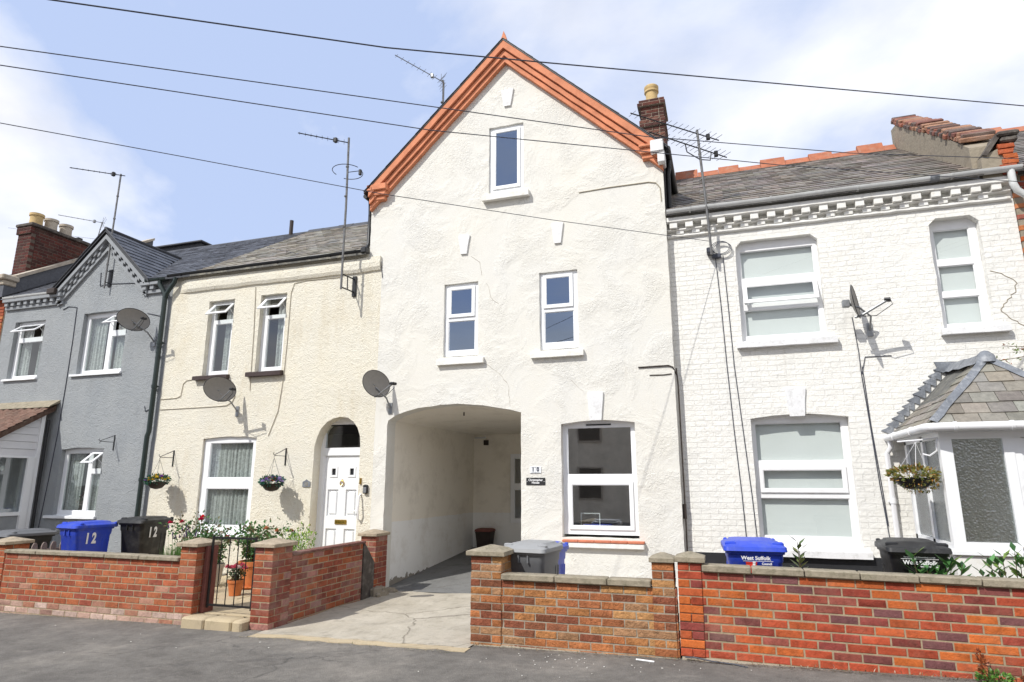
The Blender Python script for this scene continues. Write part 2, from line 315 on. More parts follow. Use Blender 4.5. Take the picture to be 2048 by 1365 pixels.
# ------------------------------------------------------------------ mesh building
class MB:
    def __init__(s): s.v = []; s.f = []; s.c = []; s.m = []
    def add(s, vs, fs, col=(1, 1, 1), mi=0):
        o = len(s.v); s.v += [Vector(p) for p in vs]
        for f in fs: s.f.append([i + o for i in f]); s.c.append(col); s.m.append(mi)
        return o
    def box(s, x0, x1, y0, y1, z0, z1, col=(1, 1, 1), mi=0):
        s.add([(x0, y0, z0), (x1, y0, z0), (x1, y1, z0), (x0, y1, z0), (x0, y0, z1), (x1, y0, z1), (x1, y1, z1), (x0, y1, z1)],
              [(0, 3, 2, 1), (4, 5, 6, 7), (0, 1, 5, 4), (1, 2, 6, 5), (2, 3, 7, 6), (3, 0, 4, 7)], col, mi); return s
    def bbox(s, x0, x1, y0, y1, z0, z1, b=.008, col=(1, 1, 1), mi=0):   # box with chamfered edges
        secs = []
        for z, k in ((z0, b), (z0 + b, 0), (z1 - b, 0), (z1, b)):
            secs.append([(x0 + k + b, y0 + k, z), (x1 - k - b, y0 + k, z), (x1 - k, y0 + k + b, z), (x1 - k, y1 - k - b, z), (x1 - k - b, y1 - k, z), (x0 + k + b, y1 - k, z), (x0 + k, y1 - k - b, z), (x0 + k, y0 + k + b, z)])
        return s.loft(secs, col=col, mi=mi)
    def hexa(s, p, col=(1, 1, 1), mi=0):
        s.add(p, [(0, 3, 2, 1), (4, 5, 6, 7), (0, 1, 5, 4), (1, 2, 6, 5), (2, 3, 7, 6), (3, 0, 4, 7)], col, mi); return s
    def quad(s, a, b, c, d, col=(1, 1, 1), mi=0): s.add([a, b, c, d], [(0, 1, 2, 3)], col, mi); return s
    def tri(s, a, b, c, col=(1, 1, 1)): s.add([a, b, c], [(0, 1, 2)], col); return s
    def loft(s, secs, cap=True, col=(1, 1, 1), mi=0, closed=True):
        n = len(secs[0]); o = len(s.v)
        for q in secs: s.v += [Vector(p) for p in q]
        for k in range(len(secs) - 1):
            for i in range(n if closed else n - 1):
                j = (i + 1) % n
                s.f.append([o + k * n + i, o + k * n + j, o + (k + 1) * n + j, o + (k + 1) * n + i]); s.c.append(col); s.m.append(mi)
        if cap:
            s.f.append([o + i for i in range(n)][::-1]); s.c.append(col); s.m.append(mi)
            s.f.append([o + (len(secs) - 1) * n + i for i in range(n)]); s.c.append(col); s.m.append(mi)
        return s
    def tube(s, path, r, n=8, col=(1, 1, 1), cap=True, mi=0):
        path = [Vector(p) for p in path]; secs = []
        up = Vector((0, 0, 1)); prev = None
        for i, p in enumerate(path):
            d = (path[min(i + 1, len(path) - 1)] - path[max(i - 1, 0)])
            if d.length < 1e-9: d = Vector((0, 0, 1))
            d.normalize()
            if prev is None:
                a = up if abs(d.dot(up)) < .95 else Vector((1, 0, 0)); u = d.cross(a).normalized()
            else:
                u = prev - d * prev.dot(d)
                u = u.normalized() if u.length > 1e-6 else d.orthogonal().normalized()
            prev = u; w = d.cross(u); rr = r[i] if isinstance(r, (list, tuple)) else r
            secs.append([p + u * (rr * cos(2 * pi * k / n)) + w * (rr * sin(2 * pi * k / n)) for k in range(n)])
        return s.loft(secs, cap, col, mi)
    def lathe(s, prof, c=(0, 0, 0), n=20, col=(1, 1, 1), cap=True):
        c = Vector(c); secs = [[c + Vector((r * cos(2 * pi * k / n), r * sin(2 * pi * k / n), z)) for k in range(n)] for r, z in prof]
        return s.loft(secs, cap, col)
    def prism(s, poly, y0, y1, holes=(), col=(1, 1, 1), back=True, axis='y', mi=0, sides=True):
        # poly in (a, b): axis y -> (x,z) ; axis x -> (y,z) ; axis z -> (x,y)
        def P(a, b, d):
            return Vector((a, d, b)) if axis == 'y' else Vector((d, a, b)) if axis == 'x' else Vector((a, b, d))
        loops = [list(poly)] + [list(h) for h in holes]
        tris = tessellate_polygon([[Vector((a, b, 0)) for a, b in l] for l in loops])
        flat = [p for l in loops for p in l]
        s.add([P(a, b, y0) for a, b in flat], [tuple(t) for t in tris], col, mi)
        if back: s.add([P(a, b, y1) for a, b in flat], [tuple(t)[::-1] for t in tris], col, mi)
        if sides:
            for l in loops:
                n = len(l)
                s.add([P(a, b, y0) for a, b in l] + [P(a, b, y1) for a, b in l], [(i, (i + 1) % n, n + (i + 1) % n, n + i) for i in range(n)], col, mi)
        return s
    def transform(s, M, start=0):
        for i in range(start, len(s.v)): s.v[i] = M @ s.v[i]
        return s
    def build(s, name, mat, parent=None, local=False, smooth=False, recalc=True, props=None):
        off = Vector((0, 0, 0))
        if parent is not None and not local:
            r = parent
            while r.parent: r = r.parent
            off = r.location
        me = bpy.data.meshes.new(name)
        me.from_pydata([v - off for v in s.v], [], s.f)
        for m in (mat if isinstance(mat, list) else [mat]): me.materials.append(m)
        ca = me.color_attributes.new('Col', 'FLOAT_COLOR', 'CORNER')
        i = 0; buf = []
        for f, c in zip(s.f, s.c): buf += [c[0], c[1], c[2], 1.0] * len(f)
        ca.data.foreach_set('color', buf)
        me.polygons.foreach_set('material_index', s.m)
        if recalc:
            import bmesh
            b = bmesh.new(); b.from_mesh(me); bmesh.ops.recalc_face_normals(b, faces=b.faces); b.to_mesh(me); b.free()
        if smooth:
            me.polygons.foreach_set('use_smooth', [True] * len(me.polygons))
            me.set_sharp_from_angle(angle=radians(38))
        o = bpy.data.objects.new(name, me); COL.objects.link(o)
        if parent: o.parent = parent
        return o

def empty(name, loc, label, cat, group=None, rz=0):
    o = bpy.data.objects.new(name, None); COL.objects.link(o); o.location = loc; o.rotation_euler = (0, 0, rz)
    o.empty_display_size = .2
    o['label'] = label; o['category'] = cat
    if group: o['group'] = group
    return o
def tag(o, label, cat, group=None):
    o['label'] = label; o['category'] = cat
    if group: o['group'] = group
    return o
def struct(o, kind='structure'): o['kind'] = kind; return o
def copy_tree(o, parent=None):
    c = o.copy(); COL.objects.link(c)
    if parent is not None: c.parent = parent
    for ch in list(o.children): copy_tree(ch, c)
    return c
def text(name, body, size, mat, parent, loc, rot=(radians(90), 0, 0), ext=.002, align='CENTER', bold=0, sx=1, local=True):
    cu = bpy.data.curves.new(name, 'FONT'); cu.body = body; cu.size = size; cu.extrude = ext; cu.align_x = align; cu.align_y = 'CENTER'
    cu.offset = bold; cu.resolution_u = 3; cu.space_line = .85
    t = bpy.data.objects.new(name, cu); COL.objects.link(t)
    dg = bpy.context.evaluated_depsgraph_get(); me = bpy.data.meshes.new_from_object(t.evaluated_get(dg))
    bpy.data.objects.remove(t)
    from mathutils import Euler
    M = Matrix.Translation(loc) @ Euler(rot).to_matrix().to_4x4() @ Matrix.Diagonal((sx, 1, 1, 1))
    me.transform(M); me.materials.clear(); me.materials.append(mat)
    o = bpy.data.objects.new(name, me); COL.objects.link(o)
    if parent: o.parent = parent
    return o
def jit(poly, step=.12, a=.004, seed=0):
    out = []; n = len(poly)
    for i in range(n):
        p, q = poly[i], poly[(i + 1) % n]; d = math.hypot(q[0] - p[0], q[1] - p[1]); k = max(1, int(d / step))
        for j in range(k):
            t = j / k; x = p[0] + (q[0] - p[0]) * t; z = p[1] + (q[1] - p[1]) * t
            x += a * mnoise.noise(Vector((x * 5, z * 5, seed))); z += a * mnoise.noise(Vector((x * 5 + 9, z * 5, seed + 3)))
            out.append((x, z))
    return out
def rect(x0, x1, z0, z1): return [(x0, z0), (x1, z0), (x1, z1), (x0, z1)]
def archrect(x0, x1, z0, zs, rise, n=8):          # rectangle with a segmental head
    pts = [(x0, z0), (x1, z0)]
    for i in range(n + 1):
        t = i / n; x = x1 + (x0 - x1) * t; pts.append((x, zs + rise * (1 - (2 * t - 1) ** 2)))
    return pts

# bricks -----------------------------------------------------------
def brick(mb, o, d, l, t, h, z, col, rough=0, c=.005):
    """one brick: o start (x,y), d unit direction, l length, t thickness to the left of d, h height"""
    nx, ny = -d[1], d[0]
    def Pt(a, b, zz): return (o[0] + d[0] * a + nx * b, o[1] + d[1] * a + ny * b, zz)
    j = lambda: R.uniform(-1, 1) * rough
    z1 = z + h
    rings = []
    for b, k in ((0 + j() * .5, c), (c, 0), (t - c, 0), (t, c)):
        rings.append([Pt(k + j(), b, z + k + j() * .5), Pt(l - k + j(), b, z + k + j() * .5), Pt(l - k + j(), b, z1 - k + j() * .5), Pt(k + j(), b, z1 - k + j() * .5)])
    mb.loft(rings, True, col)
def wall_run(mb, mm, o, d, length, z0, rows, t, colf, ch=.0775, bl=.2275, mg=.0095, rough=.001, base=0, start=0, zoff=None):
    """stretcher bond run. o=(x,y) outer face start. mm = mortar core builder"""
    for r in range(rows):
        z = z0 + r * ch
        a = -(bl / 2 if (r + start) % 2 else 0)
        i = 0
        while a < length - .001:
            s = max(a, 0); e = min(a + bl - mg, length)
            if e - s > .03:
                off = R.uniform(-.0015, .0015)
                brick(mb, (o[0] + d[0] * s + d[1] * off, o[1] + d[1] * s - d[0] * off), d, e - s, t, ch - mg + R.uniform(-.001, .001), z + mg * .5, colf(r, i), rough)
            a += bl; i += 1
    nx, ny = -d[1], d[0]; k = .004
    p = [(o[0] + d[0] * a + nx * b, o[1] + d[1] * a + ny * b) for a, b in ((.004, k), (length - .004, k), (length - .004, t - k), (.004, t - k))]
    mm.hexa([(x, y, z0 - base) for x, y in p] + [(x, y, z0 + rows * ch) for x, y in p])
def pillar(mb, mm, x0, x1, y0, y1, z0, rows, colf, ch=.0775, mg=.0095, rough=.001, bw=.1025):
    w, dd = x1 - x0, y1 - y0
    for r in range(rows):
        z = z0 + r * ch + mg * .5; h = ch - mg; g = mg
        if r % 2:
            L_ = [((x0, y0), (1, 0), w - bw - g, bw), ((x1 - bw, y0), (1, 0), bw, dd - bw - g), ((x0, y0 + bw + g), (1, 0), bw, dd - bw - g), ((x0 + bw + g, y1 - bw), (1, 0), w - bw - g, bw)]
            if w < .27: L_ = [((x0, y0), (1, 0), w, bw), ((x0, y0 + bw + g), (1, 0), w, dd - bw - g)]
        else:
            L_ = [((x0 + bw + g, y0), (1, 0), w - bw - g, bw), ((x0, y0), (1, 0), bw, dd - bw - g), ((x1 - bw, y0 + bw + g), (1, 0), bw, dd - bw - g), ((x0, y1 - bw), (1, 0), w - bw - g, bw)]
            if w < .27: L_ = [((x0, y0), (1, 0), w / 2 - g / 2, dd * .62), ((x0 + w / 2 + g / 2, y0), (1, 0), w / 2 - g / 2, dd * .62), ((x0, y0 + dd * .62 + g), (1, 0), w, dd * .38 - g)]
        for i, (o, d, l, t) in enumerate(L_): brick(mb, o, d, l, t, h, z, colf(r, i), rough)
    mm.box(x0 + .004, x1 - .004, y0 + .004, y1 - .004, z0 - .25, z0 + rows * ch)
def capstone(mb, x0, x1, y0, y1, z0, h=.045, pk=.045):
    cx, cy = (x0 + x1) / 2, (y0 + y1) / 2
    secs = []
    for k, z in ((.004, z0), (0, z0 + .005), (0, z0 + h - .005), (.008, z0 + h)):
        secs.append([(x0 + k, y0 + k, z), (x1 - k, y0 + k, z), (x1 - k, y1 - k, z), (x0 + k, y1 - k, z)])
    secs.append([(cx - .02, cy - .02, z0 + h + pk), (cx + .02, cy - .02, z0 + h + pk), (cx + .02, cy + .02, z0 + h + pk), (cx - .02, cy + .02, z0 + h + pk)])
    mb.loft(secs)
def pick(pal, jitter=.12):
    def f(r, i):
        c = R.choice(pal); k = 1 + R.uniform(-jitter, jitter); return tuple(x * k for x in c)
    return f

# slates -----------------------------------------------------------
def slates(mb, O, U, V, width, height, w=.25, g=.185, colr=(.7, 1.15), clip=None, th=.010, drop=0, warm=0, lift=.004):
    O, U, V = Vector(O), Vector(U).normalized(), Vector(V).normalized(); n = U.cross(V).normalized()
    if n.z < 0: n = -n
    rows = int(math.ceil(height / g))
    for r in range(rows):
        v0 = r * g; v1 = min(v0 + g * 1.05, height)
        a = -w * .5 if r % 2 else 0.0
        while a < width:
            if drop and R.random() < drop: a += w; continue
            s0, s1 = a + .003, a + w - .003
            vv0 = v0 + R.uniform(-.004, .004); ww = R.uniform(-lift, lift)
            lo0, hi0 = (0, width) if clip is None else clip(vv0)
            lo1, hi1 = (0, width) if clip is None else clip(v1)
            b0, b1 = max(s0, lo0), min(s1, hi0); t0, t1 = max(s0, lo1), min(s1, hi1)
            if t0 > t1: t0 = t1 = (min(max(s0, lo1), hi1) + min(max(s1, lo1), hi1)) / 2
            if b1 - b0 > .01:
                k = R.uniform(*colr); c = (k * (1 + R.uniform(0, warm)), k, k * (1 - R.uniform(0, warm)))
                A = O + U * b0 + V * vv0; B = O + U * b1 + V * vv0; C_ = O + U * t1 + V * v1; D_ = O + U * t0 + V * v1
                h0 = n * (th * 1.9 + ww); h1 = n * (th * 1.9 + ww + R.uniform(-.003, .003)); h2 = n * th * .6
                mb.add([A, B, C_, D_, A + h0, B + h1, C_ + h2, D_ + h2], [(0, 1, 5, 4), (4, 5, 6, 7), (0, 4, 7, 3), (1, 2, 6, 5)], c)
            a += w

# foliage -----------------------------------------------------------
def leaf(mb, p, d, up, l, w, col, fold=.2):
    d = d.normalized(); s = d.cross(up)
    s = s.normalized() if s.length > 1e-4 else d.orthogonal().normalized()
    n = s.cross(d).normalized()
    a = p; b = p + d * l * .5 + s * w * .5 + n * w * fold; c = p + d * l; e = p + d * l * .5 - s * w * .5 + n * w * fold; m = p + d * l * .5
    mb.add([a, b, c, e, m], [(0, 1, 4), (1, 2, 4), (0, 4, 3), (4, 2, 3)], col)
def rv():
    while True:
        v = Vector((R.uniform(-1, 1), R.uniform(-1, 1), R.uniform(-1, 1)))
        if .05 < v.length < 1: return v
def clump(mb, c, rad, n, l, pal, w=None, stems=None, zbias=.3, hollow=.3):
    c = Vector(c)
    for i in range(n):
        v = rv(); v = v.normalized() * (hollow + (1 - hollow) * v.length)
        p = c + Vector((v.x * rad[0], v.y * rad[1], v.z * rad[2]))
        d = (v + rv() * .8 + Vector((0, 0, zbias))).normalized()
        k = R.uniform(.65, 1.25); col = tuple(x * k for x in R.choice(pal)); ll = l * R.uniform(.6, 1.3)
        leaf(mb, p, d, rv().normalized(), ll, (w or ll * .55), col)
def flower(mb, c, r, col, n=9):
    c = Vector(c)
    for ring in range(3):
        for i in range(n):
            a = 2 * pi * i / n + ring; t = .3 + ring * .4
            d = Vector((cos(a) * t, sin(a) * t, 1 - ring * .3)).normalized(); k = R.uniform(.75, 1.15)
            leaf(mb, c + Vector((0, 0, -r * .3)), d, Vector((0, 0, 1)), r * 1.2, r * .9, tuple(x * k for x in col), -.2)

# windows -----------------------------------------------------------
def ring(mb, x0, x1, z0, z1, b, y0, y1, bt=None):
    bt = b if bt is None else bt
    mb.prism(rect(x0, x1, z0, z1), y0, y1, [rect(x0 + b, x1 - b, z0 + bt, z1 - b)])
def window(house, x0, x1, z0, z1, Y, cells, recess=.07, fb=.05, mat='upvc', glass='glass', sill=None, sillmat='whitepaint', curtain=None, poly=None, name='window', depth=.06, label=None, sashmat=None):
    """cells: (kind,x0,x1,z0,z1[,angle]) kind f fixed / s closed sash / o sash hung open from its top edge"""
    M = MT[mat]; mb = MB(); yf = Y + recess
    holes = [rect(c[1], c[2], c[3], c[4]) for c in cells]
    mb.prism(poly or rect(x0, x1, z0, z1), yf, yf + depth, holes)
    for c in cells:
        if c[0] == 'f': ring(mb, c[1], c[2], c[3], c[4], .012, yf + .012, yf + .03)
    w = mb.build(name, M, house)
    if label: w['label'] = label
    for c in cells:
        k, a0, a1, b0, b1 = c[:5]
        g = MB()
        if k == 'f':
            g.quad((a0, yf + .02, b0), (a1, yf + .02, b0), (a1, yf + .02, b1), (a0, yf + .02, b1)); g.build('pane', MT[glass], w)
        elif k == 'd':
            pass
        else:
            e = .016; sb = .048; s = MB()
            ring(s, a0 - e, a1 + e, b0 - e, b1 + e, sb, yf - .022, yf - .002); ring(s, a0 - e + sb, a1 + e - sb, b0 - e + sb, b1 + e - sb, .01, yf - .016, yf - .004)
            g.quad((a0 + sb - e, yf - .008, b0 + sb - e), (a1 + e - sb, yf - .008, b0 + sb - e), (a1 + e - sb, yf - .008, b1 + e - sb), (a0 + sb - e, yf - .008, b1 + e - sb))
            if k == 'o':
                pv = Vector((0, yf - .012, b1)); A = Matrix.Translation(pv) @ Matrix.Rotation(-radians(c[5]), 4, 'X') @ Matrix.Translation(-pv)
                s.transform(A); g.transform(A)
                # stays
                bs = b1 - (b1 - b0) * .55
                q = A @ Vector((a1, yf - .012, bs)); s.tube([(a1 - .01, yf, bs - .06), q], .006, 5)
                q = A @ Vector((a0, yf - .012, bs)); s.tube([(a0 + .01, yf, bs - .06), q], .006, 5)
            so = s.build('sash', MT[sashmat or mat], w); g.build('pane', MT[glass], so if False else w)
    if sill:
        sx0, sx1, sz0, sz1, pr = sill; s = MB()
        pts = []
        n = max(2, int((sx1 - sx0) / .1))
        secs = []
        for i in range(n + 1):
            x = sx0 + (sx1 - sx0) * i / n; j = lambda: R.uniform(-.0025, .0025)
            secs.append([(x, Y - pr, sz0 + j()), (x, Y - pr + j(), sz1 - .012 + j()), (x, Y - pr + .012, sz1 - .004 + j()), (x, Y + recess, sz1 + .012), (x, Y + recess, sz0)])
        s.loft(secs); s.build('sill', MT[sillmat], w)
    if curtain:
        curtain_mesh(w, *curtain, yf)
    return w
def curtain_mesh(w, x0, x1, z0, z1, kind, yf):
    c = MB(); y = yf + .10
    if kind == 'blind':
        y = yf + .075; c.quad((x0, y, z0), (x1, y, z0), (x1, y, z1), (x0, y, z1)); c.build('blind', MT['blind'], w); return
    if kind == 'drape2':
        spans = [(x0, x0 + (x1 - x0) * .38), (x1 - (x1 - x0) * .34, x1)]
    elif kind == 'right': spans = [(x0 + (x1 - x0) * .45, x1)]
    else: spans = [(x0, x1)]
    for a, b in spans:
        n = int((b - a) / .010); top = []; 
        ph = R.uniform(0, 9); row = []
        for i in range(n + 1):
            x = a + (b - a) * i / n
            d = .022 * sin(x * 2 * pi / .085 + ph + 1.2 * sin(x * 11)) + .006 * sin(x * 140)
            row.append((x, y + d))
        for (xa, ya), (xb, yb) in zip(row, row[1:]):
            c.quad((xa, ya, z0), (xb, yb, z0), (xb, yb * .3 + y * .7, z1), (xa, ya * .3 + y * .7, z1))
    c.build('curtain', MT['net'], w, smooth=True)
def clipline(mb, pts, r=.005, n=5): mb.tube(pts, r, n)
# ------------------------------------------------------------------ setting
def gz(x): return .014 * (max(-14, min(9, x)) + 2.6)
def sheet(name, mat, x0, x1, y0, y1, z=None, nx=24, ny=6, dz=0.0, zf=None, edge=0.0, rough=.004):
    mb = MB(); zf = zf or (lambda x, y: gz(x))
    for i in range(nx):
        for j in range(ny):
            P_ = []
            for a, b in ((i, j), (i + 1, j), (i + 1, j + 1), (i, j + 1)):
                x = x0 + (x1 - x0) * a / nx; y = y0 + (y1 - y0) * b / ny
                h = zf(x, y) + dz + rough * mnoise.noise(Vector((x * 1.7, y * 1.7, 1)))
                if b == 0 and edge: y += edge * mnoise.noise(Vector((x * 6, 3.3, 1)))
                P_.append((x, y, h))
            mb.quad(*P_)
    if edge or dz > .01:
        for i in range(nx):
            xa, xb = x0 + (x1 - x0) * i / nx, x0 + (x1 - x0) * (i + 1) / nx
            ya, yb = y0, y0
            if edge: ya += edge * mnoise.noise(Vector((xa * 6, 3.3, 1))); yb += edge * mnoise.noise(Vector((xb * 6, 3.3, 1)))
            za = zf(xa, y0) + dz + rough * mnoise.noise(Vector((xa * 1.7, y0 * 1.7, 1))); zb = zf(xb, y0) + dz + rough * mnoise.noise(Vector((xb * 1.7, y0 * 1.7, 1)))
            mb.quad((xa, ya, za - dz - .03), (xb, yb, zb - dz - .03), (xb, yb, zb), (xa, ya, za))
    return struct(mb.build(name, MT[mat], smooth=False))
gm = MB()
xs = [-300, -14, -9, -5, 0, 5, 9, 300]
ys = [-300, -12, -6, -3, 8, 300]
for i in range(len(xs) - 1):
    for j in range(len(ys) - 1):
        gm.quad((xs[i], ys[j], gz(xs[i])), (xs[i + 1], ys[j], gz(xs[i + 1])), (xs[i + 1], ys[j + 1], gz(xs[i + 1])), (xs[i], ys[j + 1], gz(xs[i])))
struct(gm.build('pavement', MT['asphalt']))
sheet('driveway', 'drive', -5.22, -2.62, -3.02, .02, dz=.012, nx=40, ny=30, edge=.05, rough=.02)
sheet('driveway_edging', 'slab', -5.22, -2.6, -3.16, -3.0, dz=.006, nx=40, ny=2, edge=.06)
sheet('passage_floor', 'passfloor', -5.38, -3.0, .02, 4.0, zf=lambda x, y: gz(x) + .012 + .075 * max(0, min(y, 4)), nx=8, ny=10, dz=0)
sheet('rear_yard', 'drive', -3.7, -.5, 4.0, 9, zf=lambda x, y: .29, nx=4, ny=4, dz=0)
def patio(name, mat, x0, x1, y0, y1, z, sw, sd):     # individual flags in one sheet
    mb = MB(); y = y0; r = 0
    while y < y1 - .05:
        x = x0 - (sw * .5 if r % 2 else 0)
        while x < x1 - .02:
            a, b = max(x, x0), min(x + sw - .012, x1)
            if b - a > .03:
                h = z + R.uniform(-.003, .003); mb.bbox(a, b, y, min(y + sd - .012, y1), z - .05, h, .004)
            x += sw
        y += sd; r += 1
    mb.box(x0, x1, y0, y1, z - .3, z - .012)
    return struct(mb.build(name, MT[mat]))
patio('garden_paving', 'slab', -10.15, -5.35, -2.72, -.0, .075, .60, .45)
mb = MB(); mb.box(-10.6, -5.34, -2.74, .05, -.4, .05); struct(mb.build('garden_bed_base', MT['soil']))
sheet('garden_ground', 'soil', -16, -10.6, -2.74, .1, dz=.02, nx=6, ny=3)
mb = MB(); mb.box(-.5, 8, -2.7, .16, -.3, .16); struct(mb.build('raised_garden_bed', MT['soil']))
sheet('front_yard', 'drive', -2.62, -.56, -2.74, .02, dz=.016, nx=8, ny=8)
# gate step
mb = MB()
for a, b in ((-6.36, -6.02), (-6.01, -5.62), (-5.61, -5.47)): mb.bbox(a, b, -3.0, -2.73, -.2, .07, .02)
tag(mb.build('garden_step', MT['slab'], smooth=True), 'worn buff stone step under the black iron gate', 'step')

# ------------------------------------------------------------------ roofs (shared pitch)
SL = .633; UV = Vector((0, 1, SL)).normalized(); RY = 3.5
def rz(y): return 5.70 + SL * (y + .1)
def roof_part(house, name, mat, x0, x1, tint=(.7, 1.2), w=.25, g=.19, warm=.05, y0=-.12, drop=0, lift=.004):
    mb = MB(); Ln = (RY - y0) * sqrt(1 + SL * SL)
    slates(mb, (x0, y0, rz(y0)), (1, 0, 0), UV, x1 - x0, Ln, w, g, tint, warm=warm, drop=drop, lift=lift)
    z0, z1 = rz(y0), rz(RY)
    mb.hexa([(x0, y0, z0 - .05), (x1, y0, z0 - .05), (x1, RY, z1 - .05), (x0, RY, z1 - .05), (x0, y0, z0 + .003), (x1, y0, z0 + .003), (x1, RY, z1 + .003), (x0, RY, z1 + .003)], (.5, .5, .5))
    mb.hexa([(x0, RY, z1 - .05), (x1, RY, z1 - .05), (x1, 7.3, z0 - .2), (x0, 7.3, z0 - .2), (x0, RY, z1 + .003), (x1, RY, z1 + .003), (x1, 7.3, z0), (x0, 7.3, z0)], (.6, .6, .6))
    return mb.build(name, MT[mat], house)
def shell(house, x0, x1, ztop=5.6, y=.25):
    mb = MB(); mb.box(x0 + .02, x1 - .02, 7.0, 7.2, -.3, ztop)
    mb.box(x0 + .01, x0 + .12, y + .02, 7.0, -.3, ztop); mb.box(x1 - .12, x1 - .01, y + .02, 7.0, -.3, ztop)
    mb.box(x0 + .12, x1 - .12, 3.1, 3.2, -.3, ztop); mb.build('interior_wall', MT['inside'], house)
    for z in (-.05, 2.72, 5.42):
        mb = MB(); mb.box(x0 + .13, x1 - .13, y + .02, 3.09, z, z + .12); mb.build('interior_floor', MT['carpet'], house)
def gutter(house, x0, x1, y, z, mat, r=.058, clips=None):
    mb = MB(); n = max(2, int((x1 - x0) / .5)); secs = []
    for i in range(n + 1):
        x = x0 + (x1 - x0) * i / n; zz = z + .004 * sin(i * 1.7)
        o = [(x, y + r * cos(a), zz - r * sin(a)) for a in [pi * k / 8 for k in range(9)]] + [(x, y - (r - .008) * cos(a), zz - (r - .008) * sin(a)) for a in [pi * k / 8 for k in range(9)]]
        secs.append(o)
    mb.loft(secs)
    x = x0 + .35
    while x < x1:
        mb.loft([[(xx, y + (r + .006) * cos(a), z - (r + .006) * sin(a)) for a in [pi * k / 8 for k in range(9)]] for xx in (x - .014, x + .014)]); x += 1.15
    return mb.build('gutter', MT[mat], house, smooth=True)
def pipe(house, pts, r, mat, collars=True, name='downpipe'):
    mb = MB(); mb.tube(pts, r, 10)
    if collars:
        for p, q in zip(pts, pts[1:]):
            p, q = Vector(p), Vector(q); l = (q - p).length
            if l > 1:
                for k in range(1, int(l / 1.5) + 2):
                    c = p + (q - p) * (k / (int(l / 1.5) + 2)); d = (q - p).normalized(); mb.tube([c - d * .03, c + d * .03], r * 1.22, 10)
                    mb.box(c.x - r * 1.6, c.x + r * 1.6, c.y + r * .6, c.y + r * 1.1, c.z - .012, c.z + .012)
    return mb.build(name, MT[mat], house, smooth=True)
def keystone(house, xc, z0, z1, wb, wt, Y, mat='oldwhite', pr=.03):
    mb = MB(); p = [(xc - wb / 2, z0), (xc + wb / 2, z0), (xc + wt / 2, z1), (xc - wt / 2, z1)]
    mb.prism(jit(p, .05, .006, xc), Y - pr, Y + .02); mb.build('keystone', MT[mat], house)

# ================================================================== house 10 : tall gabled house
H10 = empty('gabled_house', (-3.2, 0, 0), 'tall cream rendered house with orange gable trim and an arched passage', 'house')
out = [(-5.6, -.35), (-5.36, -.35), (-5.36, 2.6), (-5.34, 2.67), (-5.2, 2.75), (-5.0, 2.81), (-4.8, 2.855), (-4.4, 2.89), (-4.1, 2.895), (-3.9, 2.88), (-3.65, 2.855), (-3.45, 2.82), (-3.2, 2.775), (-3.01, 2.72), (-3.01, -.35),
       (-.64, -.35), (-.64, 6.80), (-3.27, 9.2), (-5.87, 6.75), (-5.87, 5.5), (-5.6, 5.48)]
holes = [rect(-4.37, -3.75, 3.68, 4.95), rect(-2.69, -2.06, 3.69, 4.98), rect(-3.58, -2.95, 6.52, 7.76), archrect(-2.37, -1.25, .86, 2.52, .045)]
mb = MB(); mb.prism(jit(out, .12, .010, 1), 0, .28, [jit(h, .1, .010, 5) for h in holes]); mb.build('wall', MT['render'], H10)
mb = MB()
mb.box(-2.89, -2.80, .29, 4.2, -.3, 2.9); mb.box(-.78, -.66, .29, 4.2, -.3, 5.6); mb.box(-2.8, -.78, 3.1, 3.2, -.3, 2.9)
mb.box(-5.78, -.8, 4.12, 4.3, 2.95, 5.6); mb.box(-5.8, -.78, 3.1, 3.2, 3.05, 5.4); mb.box(-5.78, -5.6, .29, 4.1, 2.95, 5.6); mb.build('interior_wall', MT['inside'], H10)
for q in ((-2.79, -.79, .3, 3.09, -.05, .07), (-5.6, -.79, .3, 4.1, 2.95, 3.05), (-5.6, -.79, .3, 4.1, 5.42, 5.54)):
    mb = MB(); mb.box(*q); mb.build('interior_floor', MT['carpet'], H10)
# passage lining
mb = MB()
mb.box(-5.52, -5.37, .27, 4.0, -.3, 2.74)
mb.box(-3.0, -2.9, .27, 4.2, -.3, 2.94)
mb.prism([(-5.37, -.3), (-3.62, -.3), (-3.62, 2.74), (-5.37, 2.74)], 3.95, 4.1, [rect(-4.52, -3.7, .80, 2.26)])
mb.build('passage_wall', MT['passage'], H10)
mb = MB(); mb.box(-5.5, -3.62, 7.0, 7.2, -.3, 2.9); mb.box(-5.5, -5.4, 4.1, 7.0, -.3, 2.9); mb.box(-3.7, -3.62, 4.1, 7.0, -.3, 2.9); mb.box(-5.5, -3.6, 4.31, 7.2, 2.9, 3.0); mb.build('rear_extension', MT['creampaint'], H10)
mb = MB(); arch = [(-5.37, 2.66), (-5.2, 2.75), (-4.8, 2.855), (-4.4, 2.895), (-3.9, 2.885), (-3.45, 2.825), (-3.0, 2.725)]
prev = None
for j in range(11):
    t = j / 10; y = .28 + 3.7 * t; k = (1 - t) ** 1.3
    row = [(x, y, (z + .012) * k + (2.69 + .02 * (x + 5.4) / 2.4) * (1 - k)) for x, z in arch]
    if prev:
        for a in range(len(row) - 1): mb.quad(prev[a], prev[a + 1], row[a + 1], row[a])
    prev = row
mb.build('passage_ceiling', MT['passage'], H10, smooth=True)
wp = window(H10, -4.52, -3.7, .80, 2.26, 3.95, [('f', -4.43, -3.8, 1.62, 2.17), ('f', -4.43, -3.8, .88, 1.5)], recess=.04, name='passage_window', glass='glass')
mb = MB(); mb.box(-5.12, -5.02, 3.90, 3.95, 2.46, 2.57); mb.build('air_vent', MT['wood'], H10)
